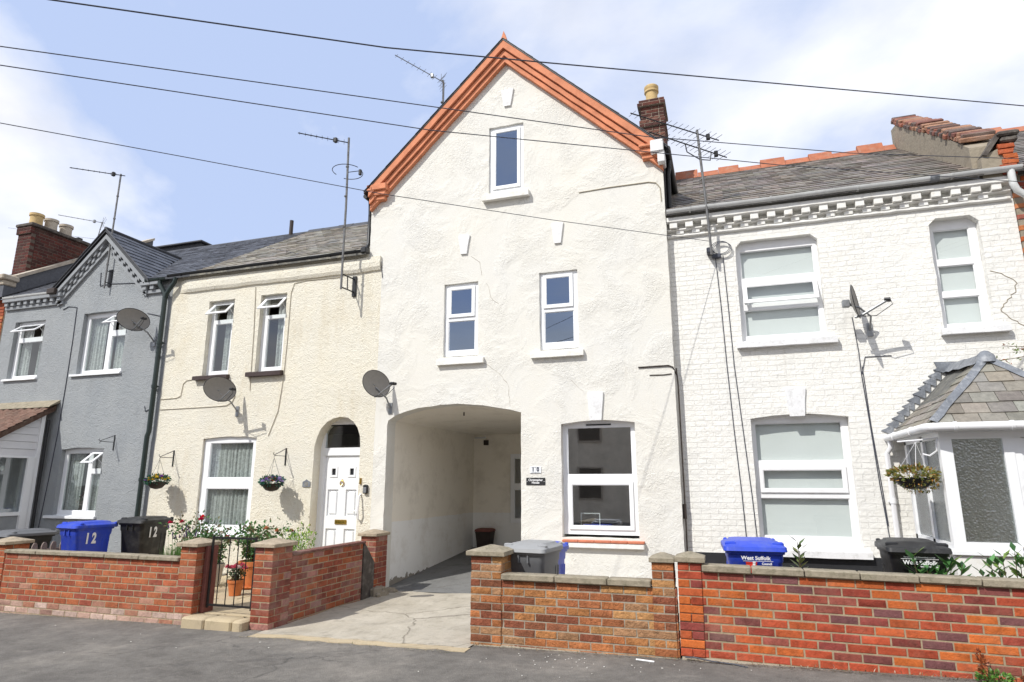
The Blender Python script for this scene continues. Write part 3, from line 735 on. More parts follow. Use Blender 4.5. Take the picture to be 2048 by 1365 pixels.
mb = MB(); mb.tube([(-5.30, 3.85, 2.62), (-4.95, 3.55, 2.60)], .022, 8); mb.build('strip_light', MT['whitepipe'], H10, smooth=True)
mb = MB(); mb.tube([(-4.35, .9, 2.86), (-4.35, .9, 2.80)], .012, 6); mb.build('ceiling_hook', MT['wood'], H10)
# windows
window(H10, -4.37, -3.75, 3.70, 4.95, 0, [('s', -4.29, -3.84, 4.38, 4.88), ('f', -4.30, -3.82, 3.79, 4.30)], recess=.045, glass='glassd', sill=(-4.46, -3.63, 3.545, 3.64, .07))
window(H10, -2.69, -2.06, 3.71, 4.98, 0, [('s', -2.62, -2.16, 4.40, 4.92), ('f', -2.62, -2.14, 3.81, 4.32)], recess=.045, glass='glassd', sill=(-2.83, -1.98, 3.565, 3.66, .07))
window(H10, -3.58, -2.95, 6.54, 7.76, 0, [('s', -3.50, -3.03, 6.60, 7.69)], recess=.04, glass='glassd', sill=(-3.67, -2.84, 6.35, 6.45, .10))
w = window(H10, -2.37, -1.25, .90, 2.57, 0, [('f', -2.30, -1.32, 1.76, 2.47), ('s', -2.27, -1.34, .99, 1.65)], recess=.11, glass='glassg', poly=archrect(-2.37, -1.25, .90, 2.52, .045))
mb = MB(); mb.box(-2.0, -1.62, .095, .109, 2.495, 2.515); mb.build('trickle_vent', MT['dark'], w)
mb = MB()
x = -2.36
for k in range(5): mb.bbox(x, x + .235, -.085, .11, .80, .835, .006); x += .2375
mb.build('tile_sill', MT['tile'], w)
mb = MB(); mb.bbox(-2.38, -1.18, -.075, .02, .725, .797, .008); mb.build('sill', MT['whitepaint'], w)
for a in ((-4.02, 5.46, 5.79, .11, .22), (-2.37, 5.45, 5.80, .11, .20), (-3.24, 8.12, 8.45, .12, .24), (-1.825, 2.56, 2.98, .17, .25)): keystone(H10, a[0], a[1], a[2], a[3], a[4], 0)
# verge moulding
AX, AZ = -3.27, 9.36
for a, b, pr in ((0, .16, .17), (.16, .185, .10), (.185, .285, .125), (.285, .305, .06), (.305, .395, .085)):
    xl, xr = -5.86, -.63; zl, zr = 6.88, 6.85
    p = [(xl, zl - a), (xl, zl - b), (AX, AZ - b), (xr, zr - b), (xr, zr - a), (AX, AZ - a)]
    mb = MB(); mb.prism(jit(p, .15, .008, a * 9), -pr, .04); 
    if a == 0: vg = mb.build('verge_moulding', MT['orange'], H10)
    else: mb.build('moulding_strip', MT['orange'], vg)
for s, x0, x1 in ((1, -5.90, -5.50), (2, -.985, -.65)):
    mb = MB(); mb.bbox(x0, x1, -.18, .02, 6.83, 6.95 if s == 1 else 6.88, .012); mb.bbox(x0 + .02, x1 - .03, -.14, .02, 6.74, 6.835, .012); mb.bbox(x0 + .04, x1 - .06, -.10, .02, 6.66, 6.745, .012)
    mb.build('kneeler', MT['orange'], H10)
mb = MB(); mb.bbox(-.80, -.60, -.225, .03, 6.70, 6.90, .01); mb.bbox(-.70, -.59, -.20, .06, 6.52, 6.71, .01); mb.build('corner_block', MT['oldwhite'], H10)
mb = MB(); mb.prism([(AX - .06, AZ + .02), (AX + .06, AZ + .02), (AX + .03, AZ + .10), (AX, AZ + .20), (AX - .03, AZ + .10)], -.14, -.02); mb.build('finial', MT['orange'], H10)
# roof of 10
mb = MB()
for s, xe, ze in ((-1, -5.95, 6.82), (1, -.55, 6.79)):
    U = Vector((0, 1, 0)); V = Vector((AX - xe, 0, AZ + .02 - ze)); Ln = V.length; O = Vector((xe, -.195, ze + .003))
    slates(mb, O, U, V, 4.5, Ln, .25, .2, (.7, 1.2), th=.005)
    mb.hexa([(xe, -.18, ze - .03), (AX, -.18, AZ - .01), (AX, 4.4, AZ - .01), (xe, 4.4, ze - .03), (xe, -.18, ze + .002), (AX, -.18, AZ + .022), (AX, 4.4, AZ + .022), (xe, 4.4, ze + .002)], (.5, .5, .5))
mb.build('roof', MT['slatedark'], H10)
mb = MB(); mb.box(-.72, -.645, .29, 4.3, 5.3, 6.78); mb.box(-5.86, -5.80, .29, 4.3, 5.3, 6.78); mb.prism([(-5.8, 5.6), (-.7, 5.6), (-.7, 6.7), (AX, AZ - .1), (-5.8, 6.7)], 4.15, 4.3); mb.box(-.639, -.632, .02, 4.3, 5.76, 6.8); mb.build('side_wall', MT['tar'], H10)
for x in (-.55, -5.955):
    mb = MB(); mb.tube([(x, -.10, 6.78), (x, 4.4, 6.78)], .05, 10); mb.build('gutter', MT['dark'], H10, smooth=True)
pipe(H10, [(-.56, .24, 6.78), (-.56, .24, 6.62), (-.585, .24, 6.5), (-.585, .24, 5.92)], .04, 'dark')
pipe(H10, [(-5.95, .05, 6.78), (-5.94, .05, 6.7), (-5.93, .05, 6.5), (-5.93, .05, 5.9), (-5.93, -.02, 5.78)], .035, 'dark')
mb = MB(); mb.tube([(-.615, .05, 3.30), (-.60, .06, 3.05), (-.60, .06, 1.2), (-.61, .06, .2)], .012, 6); mb.tube([(-1.16, -.012, 3.33), (-.72, -.014, 3.335), (-.66, -.012, 3.31), (-.615, .04, 3.2)], .011, 6)
mb.tube([(-1.0, -.008, 3.205), (-.8, -.008, 3.20), (-.68, -.008, 3.21)], .007, 5); mb.box(-.635, -.585, .05, .1, 1.15, 1.35); mb.build('wall_cable', MT['wood'], H10)
mb = MB(); mb.tube([(-2.0, -.008, 6.29), (-1.5, -.01, 6.305), (-.88, -.01, 6.30), (-.76, -.01, 6.27), (-.70, -.01, 6.18), (-.69, -.01, 5.95)], .008, 5); mb.build('painted_cable', MT['cablec'], H10)
# cracks in the render
mb = MB()
def crack(pts, r=.0035):
    o = []
    for (x, z), (x2, z2) in zip(pts, pts[1:]):
        n = max(2, int(math.hypot(x2 - x, z2 - z) / .05))
        for k in range(n): o.append((x + (x2 - x) * k / n + R.uniform(-.012, .012), -.0005, z + (z2 - z) * k / n + R.uniform(-.008, .008)))
    mb = MB(); mb.tube(o, [r * R.uniform(.3, 1.2) for _ in o], 4); mb.build('render_crack', MT['rend'], H10)
crack([(-3.90, 5.42), (-3.72, 5.28), (-3.69, 4.99)]); crack([(-3.60, 4.9), (-3.52, 4.65), (-3.35, 4.47)])
crack([(-3.62, 3.55), (-3.40, 3.38), (-3.22, 3.18), (-3.2, 2.95), (-3.18, 2.80)]); crack([(-2.5, 3.3), (-2.2, 3.2), (-1.98, 2.98)], .002)
# chimney of 10
mb, mm = MB(), MB(); cf = pick([(.10, .04, .032), (.14, .05, .038), (.08, .035, .03), (.17, .075, .055)])
for r in range(19):
    z = 7.95 + r * .0775; e = .035 if r in (11, 12) else .06 if r in (17, 18) else .0
    if r in (18,): e = .03
    x0, x1, y0, y1 = -1.20 - e, -.73 + e * .6, 2.6 - e, 3.25 + e
    s = (r % 2) * .11
    for o, d, l, t in (((x0, y0), (1, 0), x1 - x0 - .11, .1), ((x1 - .1, y0), (1, 0), .1, y1 - y0 - .11), ((x0, y0 + .11), (1, 0), .1, y1 - y0 - .11), ((x0 + .11, y1 - .1), (1, 0), x1 - x0 - .11, .1)):
        if d == (1, 0) and l > .2:
            k = .22 - s; brick(mb, o, d, k - .008, t, .068, z, cf(0, 0), .002); brick(mb, (o[0] + k, o[1]), d, l - k, t, .068, z, cf(0, 0), .002)
        else: brick(mb, o, d, l, t, .068, z, cf(0, 0), .002)
    mm.box(x0 + .006, x1 - .006, y0 + .006, y1 - .006, z - .004, z + .074)
mm.bbox(-1.16, -.76, 2.64, 3.2, 9.41, 9.47, .02)
ch = mb.build('chimney', MT['brickdark'], H10); mm.build('mortar', MT['mortar2'], ch)
mb = MB(); mb.lathe([(.125, 9.40), (.12, 9.62), (.125, 9.70), (.15, 9.72), (.15, 9.76), (.135, 9.77), (.15, 9.80), (.15, 9.85), (.13, 9.87), (.11, 9.86), (.10, 9.6)], (-.98, 2.85, 0), 20); mb.build('chimney_pot', MT['chimneypot'], ch, smooth=True)

# ================================================================== house 12 : cream cottage
H12 = empty('cream_cottage', (-8, 0, 0), 'low cream roughcast house with round-headed white front door', 'house')
door_o = [(-6.78, .0), (-5.86, .0), (-5.86, 2.27), (-5.875, 2.42), (-5.93, 2.56), (-6.02, 2.67), (-6.13, 2.735), (-6.28, 2.76), (-6.42, 2.735), (-6.55, 2.67), (-6.66, 2.56), (-6.73, 2.42), (-6.77, 2.25)]
out = [(-10.36, -.35), (-5.60, -.35), (-5.60, 5.69), (-10.36, 5.69)]
holes = [jit(rect(-9.40, -8.79, 3.60, 5.11), .1, .012, 4), jit(rect(-8.18, -7.59, 3.60, 5.12), .1, .012, 6), jit(archrect(-9.20, -8.0, .72, 2.44, .03), .1, .012, 7), jit(door_o, .08, .006, 8)]
mb = MB(); mb.prism(out, 0.002, .28, holes); mb.build('wall', MT['cream'], H12)
shell(H12, -10.36, -5.6, 5.5, .28)
mb = MB(); secs = []
for i in range(60):
    x = -10.2 + 4.58 * i / 59; j = .012 * mnoise.noise(Vector((x * 2.2, 0, 4))); k = min(1, (x + 10.2) / .25)
    secs.append([(x, .01, 5.60), (x, -.045 * k, 5.60 + j), (x, -.058 * k, 5.50), (x, -.055 * k, 5.40 + j), (x, -.03 * k, 5.345 + j), (x, .01, 5.33 + j)])
mb.loft(secs); mb.build('eaves_band', MT['cream'], H12)
gutter(H12, -10.42, -5.88, -.09, 5.725, 'dark')
mb = MB(); mb.bbox(-5.98, -5.86, -.15, -.03, 5.66, 5.78, .02); mb.build('gutter_outlet', MT['dark'], H12)
window(H12, -9.40, -8.79, 3.62, 5.11, 0, [('o', -9.32, -8.87, 4.74, 5.06, 42), ('f', -9.28, -8.90, 3.72, 4.66)], recess=.10, sill=(-9.54, -8.74, 3.545, 3.625, .09), sillmat='sillbrown', curtain=(-9.36, -8.82, 3.66, 5.05, 'right'))
window(H12, -8.18, -7.59, 3.63, 5.12, 0, [('o', -8.11, -7.66, 4.74, 5.07, 42), ('f', -8.06, -7.69, 3.73, 4.67)], recess=.10, sill=(-8.31, -7.54, 3.55, 3.635, .09), sillmat='sillbrown', curtain=(-8.14, -7.62, 3.66, 5.05, 'right'))
window(H12, -9.20, -8.0, .74, 2.47, 0, [('f', -9.06, -8.10, 1.73, 2.36), ('f', -9.06, -8.12, .90, 1.54)], recess=.05, poly=archrect(-9.20, -8.0, .74, 2.44, .03), curtain=(-9.12, -8.06, .85, 2.38, 'full'))
mb = MB(); mb.bbox(-9.22, -7.99, -.05, .06, .70, .745, .006); mb.build('window_board', MT['upvc'], H12)
# door
Y0 = .20
mb = MB(); mb.prism([(-6.80, .0), (-5.84, .0), (-5.84, 2.3), (-5.9, 2.6), (-6.1, 2.77), (-6.4, 2.77), (-6.7, 2.62), (-6.80, 2.3)], Y0, Y0 + .07, [rect(-6.70, -5.93, .14, 2.11), [(-6.69, 2.24), (-5.92, 2.24), (-5.92, 2.42), (-6.02, 2.64), (-6.69, 2.64)]])
ring(mb, -6.705, -5.925, .135, 2.115, .02, Y0 + .01, Y0 + .05)
dr = mb.build('door_frame', MT['upvc'], H12)
mb = MB(); mb.quad((-6.7, Y0 + .03, 2.23), (-5.9, Y0 + .03, 2.23), (-5.9, Y0 + .03, 2.65), (-6.7, Y0 + .03, 2.65)); mb.build('fanlight_pane', MT['glass'], dr)
mb = MB(); px = [(-6.60, -6.39), (-6.24, -6.03)]
pan = [rect(a, b, .26, .88) for a, b in px] + [rect(a, b, 1.09, 1.53) for a, b in px]
sq = [rect(a + .03, b - .03, 1.74, 1.92) for a, b in px]
mb.prism(rect(-6.685, -5.945, .145, 2.09), Y0 + .03, Y0 + .07, pan + sq)
for p in pan:
    a, b, c, d = p[0][0], p[1][0], p[0][1], p[2][1]
    mb.box(a - .001, b + .001, Y0 + .055, Y0 + .068, c - .001, d + .001); mb.bbox(a + .03, b - .03, Y0 + .038, Y0 + .056, c + .03, d - .03, .012)
for p in sq:
    a, b, c, d = p[0][0], p[1][0], p[0][1], p[2][1]; ring(mb, a, b, c, d, .035, Y0 + .018, Y0 + .05)
D12 = mb.build('door', MT['upvc'], H12)
mb = MB()
for p in sq: mb.box(p[0][0] + .02, p[1][0] - .02, Y0 + .045, Y0 + .05, p[0][1] + .02, p[2][1] - .02)
mb.build('door_pane', MT['dark'], D12)
mb = MB(); mb.bbox(-6.42, -6.19, Y0 + .012, Y0 + .031, .955, 1.03, .006); mb.bbox(-6.395, -6.215, Y0 + .006, Y0 + .014, .972, 1.012, .004); mb.build('letterbox', MT['brass'], D12)
mb = MB(); mb.tube([(-6.315 + .035 * sin(a), Y0 + .015, 1.635 + .04 * cos(a)) for a in [pi * k / 6 for k in range(13)]], .008, 6); mb.tube([(-6.315, Y0 + .03, 1.69), (-6.315, Y0 + .01, 1.68)], .014, 8); mb.build('door_knocker', MT['brass'], D12, smooth=True)
mb = MB(); mb.bbox(-6.0, -5.96, Y0 + .018, Y0 + .031, 1.05, 1.25, .005); mb.tube([(-5.98, Y0 + .02, 1.18), (-5.98, Y0 - .02, 1.18), (-6.10, Y0 - .02, 1.18)], .009, 6); mb.build('door_handle', MT['chrome'], D12, smooth=True)
mb = MB(); mb.bbox(-6.78, -5.86, -.02, .2, .0, .13, .01); mb.build('door_step', MT['slab'], H12)
# cables clipped to the front of 12
mb = MB()
for pts in ([(-10.34, 3.22), (-9.95, 3.23), (-9.85, 3.27), (-9.82, 3.5), (-9.75, 3.56), (-9.54, 3.58)], [(-10.33, 3.02), (-9.2, 3.03), (-8.75, 3.04), (-8.62, 3.10), (-8.56, 3.22)],
            [(-7.75, 2.46), (-7.58, 2.9), (-7.52, 3.5), (-7.50, 4.2), (-7.50, 5.1), (-7.44, 5.28), (-7.2, 5.31), (-6.45, 5.30)], [(-8.32, 5.3), (-8.27, 4.4), (-8.25, 3.6), (-8.24, 3.3)]):
    mb.tube([(x, -.008, z) for x, z in pts], .006, 5)
mb.build('clipped_cable', MT['cablec'], H12)
R12 = roof_part(H12, 'roof', 'slateold', -9.85, -5.88, (.65, 1.3), .25, .185, .12, drop=.004, lift=.007)
mb = MB()
x = -9.85
while x < -5.9:
    z = rz(RY) + .01 + R.uniform(0, .025); mb.prism([(RY - .15, z - .10), (RY + .15, z - .10), (RY + .02, z + .035), (RY - .02, z + .035)], x, min(x + .44, -5.88), axis='x'); x += .445
mb.build('ridge_tile', MT['darkridge'], R12)
pipe(H12, [(-10.36, 3.42, 7.85), (-10.36, 3.42, 8.33)], .05, 'wood', False, 'vent_pipe')

# ================================================================== grey house
HG = empty('grey_house', (-12.6, 0, 0), 'grey roughcast house with small slated gable and white windows', 'house')
out = [(-15.15, -.4), (-10.36, -.4), (-10.36, 5.68), (-11.0, 5.68), (-12.25, 6.78), (-13.5, 5.66), (-15.15, 5.68)]
holes = [rect(-14.76, -13.84, 3.82, 5.11), rect(-12.71, -11.48, 3.82, 5.14), archrect(-12.77, -11.64, 1.0, 2.30, .03)]
mb = MB(); mb.prism(out, 0, .28, [jit(h, .12, .012, 3) for h in holes]); mb.build('wall', MT['grey'], HG)
shell(HG, -15.15, -10.37, 5.5, .28)
window(HG, -14.76, -13.84, 3.83, 5.11, 0, [('o', -14.66, -13.94, 4.76, 5.04, 50), ('f', -14.67, -13.93, 3.90, 4.66)], recess=.09, sill=(-14.84, -13.82, 3.79, 3.835, .05), sillmat='upvc', curtain=(-14.7, -13.9, 3.9, 5.05, 'drape2'))
window(HG, -12.71, -11.48, 3.83, 5.14, 0, [('f', -12.62, -12.06, 3.91, 5.05), ('o', -11.95, -11.57, 4.74, 5.05, 50), ('f', -11.95, -11.57, 3.91, 4.62)], recess=.09, sill=(-12.83, -11.45, 3.79, 3.835, .05), sillmat='upvc', curtain=(-12.66, -11.52, 3.9, 5.08, 'drape2'))
window(HG, -12.77, -11.64, 1.01, 2.33, 0, [('f', -12.69, -12.10, 1.10, 2.23), ('o', -11.99, -11.72, 1.92, 2.23, 50), ('f', -11.99, -11.72, 1.10, 1.82)], recess=.09, poly=archrect(-12.77, -11.64, 1.01, 2.30, .03), sill=(-12.95, -11.60, .96, 1.012, .05), sillmat='upvc', curtain=(-12.7, -11.7, 1.08, 2.26, 'drape2'))
# potted flowers indoors on the sill
mb = MB(); clump(mb, (-12.3, .26, 1.28), (.2, .06, .16), 90, .06, [(.10, .14, .05), (.25, .08, .10), (.55, .45, .40)]); mb.build('window_plant', MT['leaf'], HG)
def dentils(mb, x0, x1, z, Y, per=.235, w=.115, h=.09, pr=.10):
    x = x0 + .04
    while x + w < x1: mb.bbox(x, x + w, Y - pr, Y + .01, z, z + h, .006); x += per
mb = MB()
for a, b in ((-15.12, -13.35), (-11.12, -10.62)):
    mb.bbox(a, b, -.13, .01, 5.56, 5.64, .008); dentils(mb, a, b, 5.475, 0, .2, .1, .085, .10); mb.bbox(a, b, -.05, .01, 5.40, 5.475, .008)
for s in (-1, 1):                                      # raking cornice of the small gable
    U = Vector((s * 1.28, 0, -1.17)).normalized(); nrm = Vector((-U.z * s, 0, U.x * s)) * 1
    A = Vector((-12.25, 0, 6.83)); Ln = 1.68
    W = Vector((0, 0, -1))
    def rk(t0, t1, a, b, pr):
        p = [A + U * t0 + W * a, A + U * t1 + W * a, A + U * t1 + W * b, A + U * t0 + W * b]
        mb.prism([(q.x, q.z) for q in p], -pr, .01)
    rk(0, Ln, 0, .10, .13); rk(0, Ln, .26, .34, .05)
    t = .14
    while t < Ln - .1: rk(t, t + .09, .10, .18, .10); rk(t + .09, t + .18, .18, .26, .075); t += .2
mb.build('cornice', MT['greypaint'], HG)
RG = roof_part(HG, 'roof', 'slatedark', -15.12, -13.45, (.75, 1.2), .25, .19, .03, y0=-.12)
roof_part(HG, 'roof', 'slatedark', -13.45, -11.05, (.75, 1.2), .25, .19, .03, y0=.31)
roof_part(HG, 'roof', 'slatedark', -11.05, -9.85, (.75, 1.2), .25, .19, .03, y0=-.12)
mb = MB(); yv = (6.93 - 5.70) / SL - .1                # gable roof running back into the main slope
for s in (-1, 1):
    xe = -12.25 + s * 1.38; ze = 5.66
    Uu = Vector((0, 1, 0)); Vv = Vector((-12.25 - xe, 0, 6.93 - ze)); Ln = Vv.length; Y00 = -.16
    full = yv - Y00
    def clip(v, Ln=Ln, full=full, Y00=Y00, ze=ze):
        z = ze + (6.93 - ze) * min(1, max(0, v / Ln)); yr = (z - 5.70) / SL - .1
        return (0, max(.02, yr - Y00 + .04))
    slates(mb, (xe, Y00, ze), Uu, Vv, full, Ln, .25, .17, (.75, 1.2), clip=clip)
    mb.add([(xe, Y00, ze - .02), (-12.25, Y00, 6.91), (-12.25, yv, 6.91), (xe, -.1, ze - .02)], [(0, 1, 2, 3)], (.5, .5, .5))
    mb.add([(xe, Y00, ze - .05), (-12.25, Y00, 6.88), (-12.25, Y00, 6.95), (xe, Y00, ze + .03)], [(0, 1, 2, 3)], (.5, .5, .5))
gr = mb.build('gable_roof', MT['slatedark'], RG)
mb = MB(); mb.tube([(-12.25, -.17, 6.955), (-12.25, yv, 6.955)], .035, 8)
for s in (-1, 1):
    xe = -12.25 + s * 1.38; mb.tube([(-12.25, yv, 6.93), (xe, -.1, 5.70)], .02, 6); mb.tube([(-12.25, -.17, 6.95), (xe, -.17, 5.68)], .014, 6)
mb.build('ridge_tile', MT['darkridge'], RG, smooth=True)
mb = MB(); x = -15.1
while x < -9.9: mb.prism([(RY - .12, rz(RY) - .07), (RY + .12, rz(RY) - .07), (RY, rz(RY) + .03)], x, x + .45, axis='x'); x += .455
mb.hexa([(-16.2, 4.1, 7.6), (-14.0, 4.1, 7.6), (-14.0, 5.5, 7.6), (-16.2, 5.5, 7.6), (-16.2, 4.1, 8.42), (-14.0, 4.1, 8.42), (-14.0, 5.5, 8.2), (-16.2, 5.5, 8.2)])
mb.bbox(-16.3, -13.9, 4.0, 5.6, 8.42, 8.47, .01)
mb.build('roof_dormer', MT['darkridge'], RG)
gutter(HG, -15.1, -13.62, -.10, 5.68, 'gutter'); gutter(HG, -10.98, -10.45, -.10, 5.67, 'pipegreen')
mb = MB(); mb.bbox(-13.68, -13.45, -.2, .05, 5.62, 5.74, .01); mb.build('gutter_end', MT['wood'], HG)
pipe(HG, [(-10.62, -.10, 5.64), (-10.62, -.10, 5.56), (-10.46, -.09, 5.34), (-10.45, -.09, 5.2), (-10.44, -.09, 2.6), (-10.46, -.10, 2.5), (-10.46, -.10, .1)], .045, 'pipegreen')
pipe(HG, [(-10.22, -.10, 5.66), (-10.24, -.10, 5.56), (-10.42, -.09, 5.34), (-10.44, -.09, 5.26)], .042, 'pipegreen', False)
mb = MB()
for pts in ([(-13.35, 5.28), (-13.2, 5.34), (-12.95, 5.30), (-12.93, 4.6), (-12.93, 3.6), (-12.95, 2.6), (-13.0, 1.8), (-13.05, 1.1), (-13.1, .6)], [(-12.4, 6.02), (-12.37, 5.72), (-12.1, 5.74), (-11.3, 5.68)]): mb.tube([(x, -.008, z) for x, z in pts], .009, 5)
mb.tube([(x, -.01, z) for x, z in [(-10.95, 5.0), (-10.62, 4.92), (-10.5, 4.7), (-10.5, 3.3), (-10.55, 3.05), (-10.68, 3.0), (-10.72, 3.1)]], .008, 5)
mb.build('clipped_cable', MT['cable'], HG)

# side porch of the grey house
PG = empty('lean_to_porch', (-13.5, 0, 0), 'white clad lean-to porch with red pantile roof against the grey house', 'porch')
X0 = -13.2
mb = MB(); mb.prism([(-1.6, -.3), (-.14, -.3), (-.14, 3.05), (-1.6, 2.14)], X0 - .08, X0, [rect(-1.5, -.36, 1.08, 2.13)], axis='x'); mb.box(-15.3, X0 - .08, -1.6, -1.52, -.3, 1.0)
mb.build('side_panel', MT['greypaint'], PG)
mb = MB()
zz = 2.15
while zz < 3.0:
    yb = -.14 - max(0, (3.05 - zz)) / .623; yb = max(-1.58, yb); yt = max(-1.58, -.14 - max(0, (3.05 - zz - .15)) / .623)
    mb.hexa([(X0, yb, zz), (X0 + .028, yb, zz), (X0 + .028, -.2, zz), (X0, -.2, zz), (X0, yt if yt < -.2 else -.2, zz + .142), (X0 + .012, yt if yt < -.2 else -.2, zz + .142), (X0 + .012, -.2, zz + .142), (X0, -.2, zz + .142)]); zz += .145
mb.build('cladding', MT['clad'], PG)
mb = MB(); mb.box(X0, X0 + .05, -.36, -.22, -.2, 2.15); mb.box(X0, X0 + .05, -.225, -.15, -.2, 3.0); mb.box(X0, X0 + .03, -1.55, -.36, 1.02, 1.09); mb.box(X0, X0 + .03, -1.55, -.36, 2.12, 2.16); mb.box(X0, X0 + .05, -1.6, -1.5, -.2, 2.15); wf = mb.build('window_frame', MT['upvc'], PG)
mb = MB(); mb.quad((X0 - .03, -1.5, 1.08), (X0 - .03, -.36, 1.08), (X0 - .03, -.36, 2.13), (X0 - .03, -1.5, 2.13)); mb.build('pane', MT['glass'], wf)
mb = MB(); mb.tube([(X0 + .06, -.10, 2.9), (X0 + .07, -.10, 0)], .03, 8); mb.build('downpipe', MT['dark'], PG, smooth=True)
mb = MB(); rows = 14
nx = 60
for j in range(rows):
    t0, t1 = j / rows, (j + 1) / rows
    for i in range(nx):
        xa, xb = -15.4 + 2.32 * i / nx, -15.4 + 2.32 * (i + 1) / nx
        wv = lambda x: .022 * sin(x * 2 * pi / .21)
        P2 = lambda x, t, l: (x, -.02 - 1.75 * t, 3.24 - 1.12 * t + wv(x) + l)
        k = R.uniform(.7, 1.2)
        mb.quad(P2(xa, t1, .02), P2(xb, t1, .02), P2(xb, t0, 0), P2(xa, t0, 0), (k, k, k)); mb.quad(P2(xa, t1, -.01), P2(xb, t1, -.01), P2(xb, t1, .02), P2(xa, t1, .02), (k, k, k))
for j in range(20):
    t0, t1 = j / 20, (j + 1) / 20
    mb.hexa([(-13.14, -.02 - 1.75 * t0, 3.10 - 1.12 * t0), (-13.08, -.02 - 1.75 * t0, 3.10 - 1.12 * t0), (-13.08, -.02 - 1.75 * t1, 3.10 - 1.12 * t1), (-13.14, -.02 - 1.75 * t1, 3.10 - 1.12 * t1)] + [(-13.14, -.02 - 1.75 * t0, 3.22 - 1.12 * t0), (-13.08, -.02 - 1.75 * t0, 3.22 - 1.12 * t0), (-13.08, -.02 - 1.75 * t1, 3.20 - 1.12 * t1), (-13.14, -.02 - 1.75 * t1, 3.20 - 1.12 * t1)], (.5, .5, .5))
mb.build('tiled_roof', MT['pantile'], PG)
mb = MB(); mb.hexa([(-15.4, -.22, 3.15), (-13.02, -.22, 3.15), (-13.02, .0, 3.26), (-15.4, .0, 3.26), (-15.4, -.20, 3.18), (-13.02, -.20, 3.18), (-13.02, .0, 3.32), (-15.4, .0, 3.32)]); mb.build('flashing', MT['cope'], PG)
# a pale ornament behind the porch glass
mb = MB()
for p, s in (((-13.5, -.72, 1.75), .07), ((-13.5, -.66, 1.55), .09), ((-13.52, -.86, 1.40), .10), ((-13.5, -.6, 1.92), .05)): mb.lathe([(.01, -s), (s * .7, -s * .5), (s * .8, 0), (s * .5, s * .8), (.01, s)], p, 10)
mb.build('ornament', MT['platewhite'], PG, smooth=True)

# ================================================================== left neighbour
HL = empty('brick_house', (-17.5, 0, 0), 'red brick house at the far left with three-pot chimney stack', 'house')
mb, mm = MB(), MB(); qf = pick([(.46, .13, .05), (.38, .10, .05), (.52, .2, .08)])
for r in range(76):
    w_ = .225 if r % 2 else .34; brick(mb, (-15.18 - w_, -.02), (1, 0), w_ - .01, .11, .066, -.2 + r * .0775, qf(0, 0), .004)
mb.build('quoin', MT['brickold'], HL)
mb = MB(); mb.box(-21, -15.17, .0, .25, -.4, 5.7); mb.build('wall', MT['rend'], HL)
roof_part(HL, 'roof', 'slateold', -21, -15.3, (.6, 1.1), .25, .19, .05)
# party parapet, lead faced with pale coping
mb = MB(); mb.prism([(-.15, 5.7), (3.5, 8.0), (3.5, 8.42), (.1, 6.22), (-.15, 6.1)], -15.34, -15.13, axis='x'); mb.build('party_wall', MT['slatedark'], HL)
mb = MB(); mb.prism([(.08, 6.20), (3.5, 8.40), (3.5, 8.47), (.04, 6.26)], -15.38, -15.08, axis='x'); mb.bbox(-15.6, -15.05, -.25, .12, 6.10, 6.22, .02); mb.bbox(-15.55, -15.1, -.18, .1, 5.98, 6.11, .02); mb.build('coping', MT['palepot'], HL)
mb, mm = MB(), MB(); cf = pick([(.09, .03, .026), (.12, .038, .03), (.07, .03, .026)])
for r in range(24):
    z = 5.85 + r * .0775; e = .035 if r >= 21 else 0
    x0, x1, y0, y1 = -15.86 - e, -15.405 + (e and .0), .42 - e, 2.02 + e
    wall_run(mb, mm, (x0, y0), (1, 0), x1 - x0, z, 1, .1, cf, start=r, rough=.002); wall_run(mb, mm, (x1, y0 + .11), (0, 1), y1 - y0 - .11, z, 1, .1, cf, start=r, rough=.002)
    mm.box(x0 + .01, x1 - .01, y0 + .01, y1 - .01, z - .003, z + .078)
ch = mb.build('chimney', MT['brickdark'], HL); mm.build('mortar', MT['mortardark'], ch)
mb = MB(); mb.bbox(-15.92, -15.345, .36, 2.08, 7.66, 7.735, .012); mb.build('stack_cap', MT['stone'], ch)
for k, (y, m) in enumerate(((.62, 'chimneypot'), (.98, 'palepot'), (1.36, 'palepot'))):
    mb = MB(); mb.lathe([(.15, 7.68), (.135, 7.9), (.14, 7.99), (.16, 8.0), (.16, 8.06), (.13, 8.07), (.11, 7.9)], (-15.63, y, 0), 16); mb.build('chimney_pot', MT[m], ch, smooth=True)
mb = MB(); mb.box(-15.72, -15.56, 1.66, 1.78, 7.68, 7.86); mb.build('flue_cap', MT['dark'], ch)

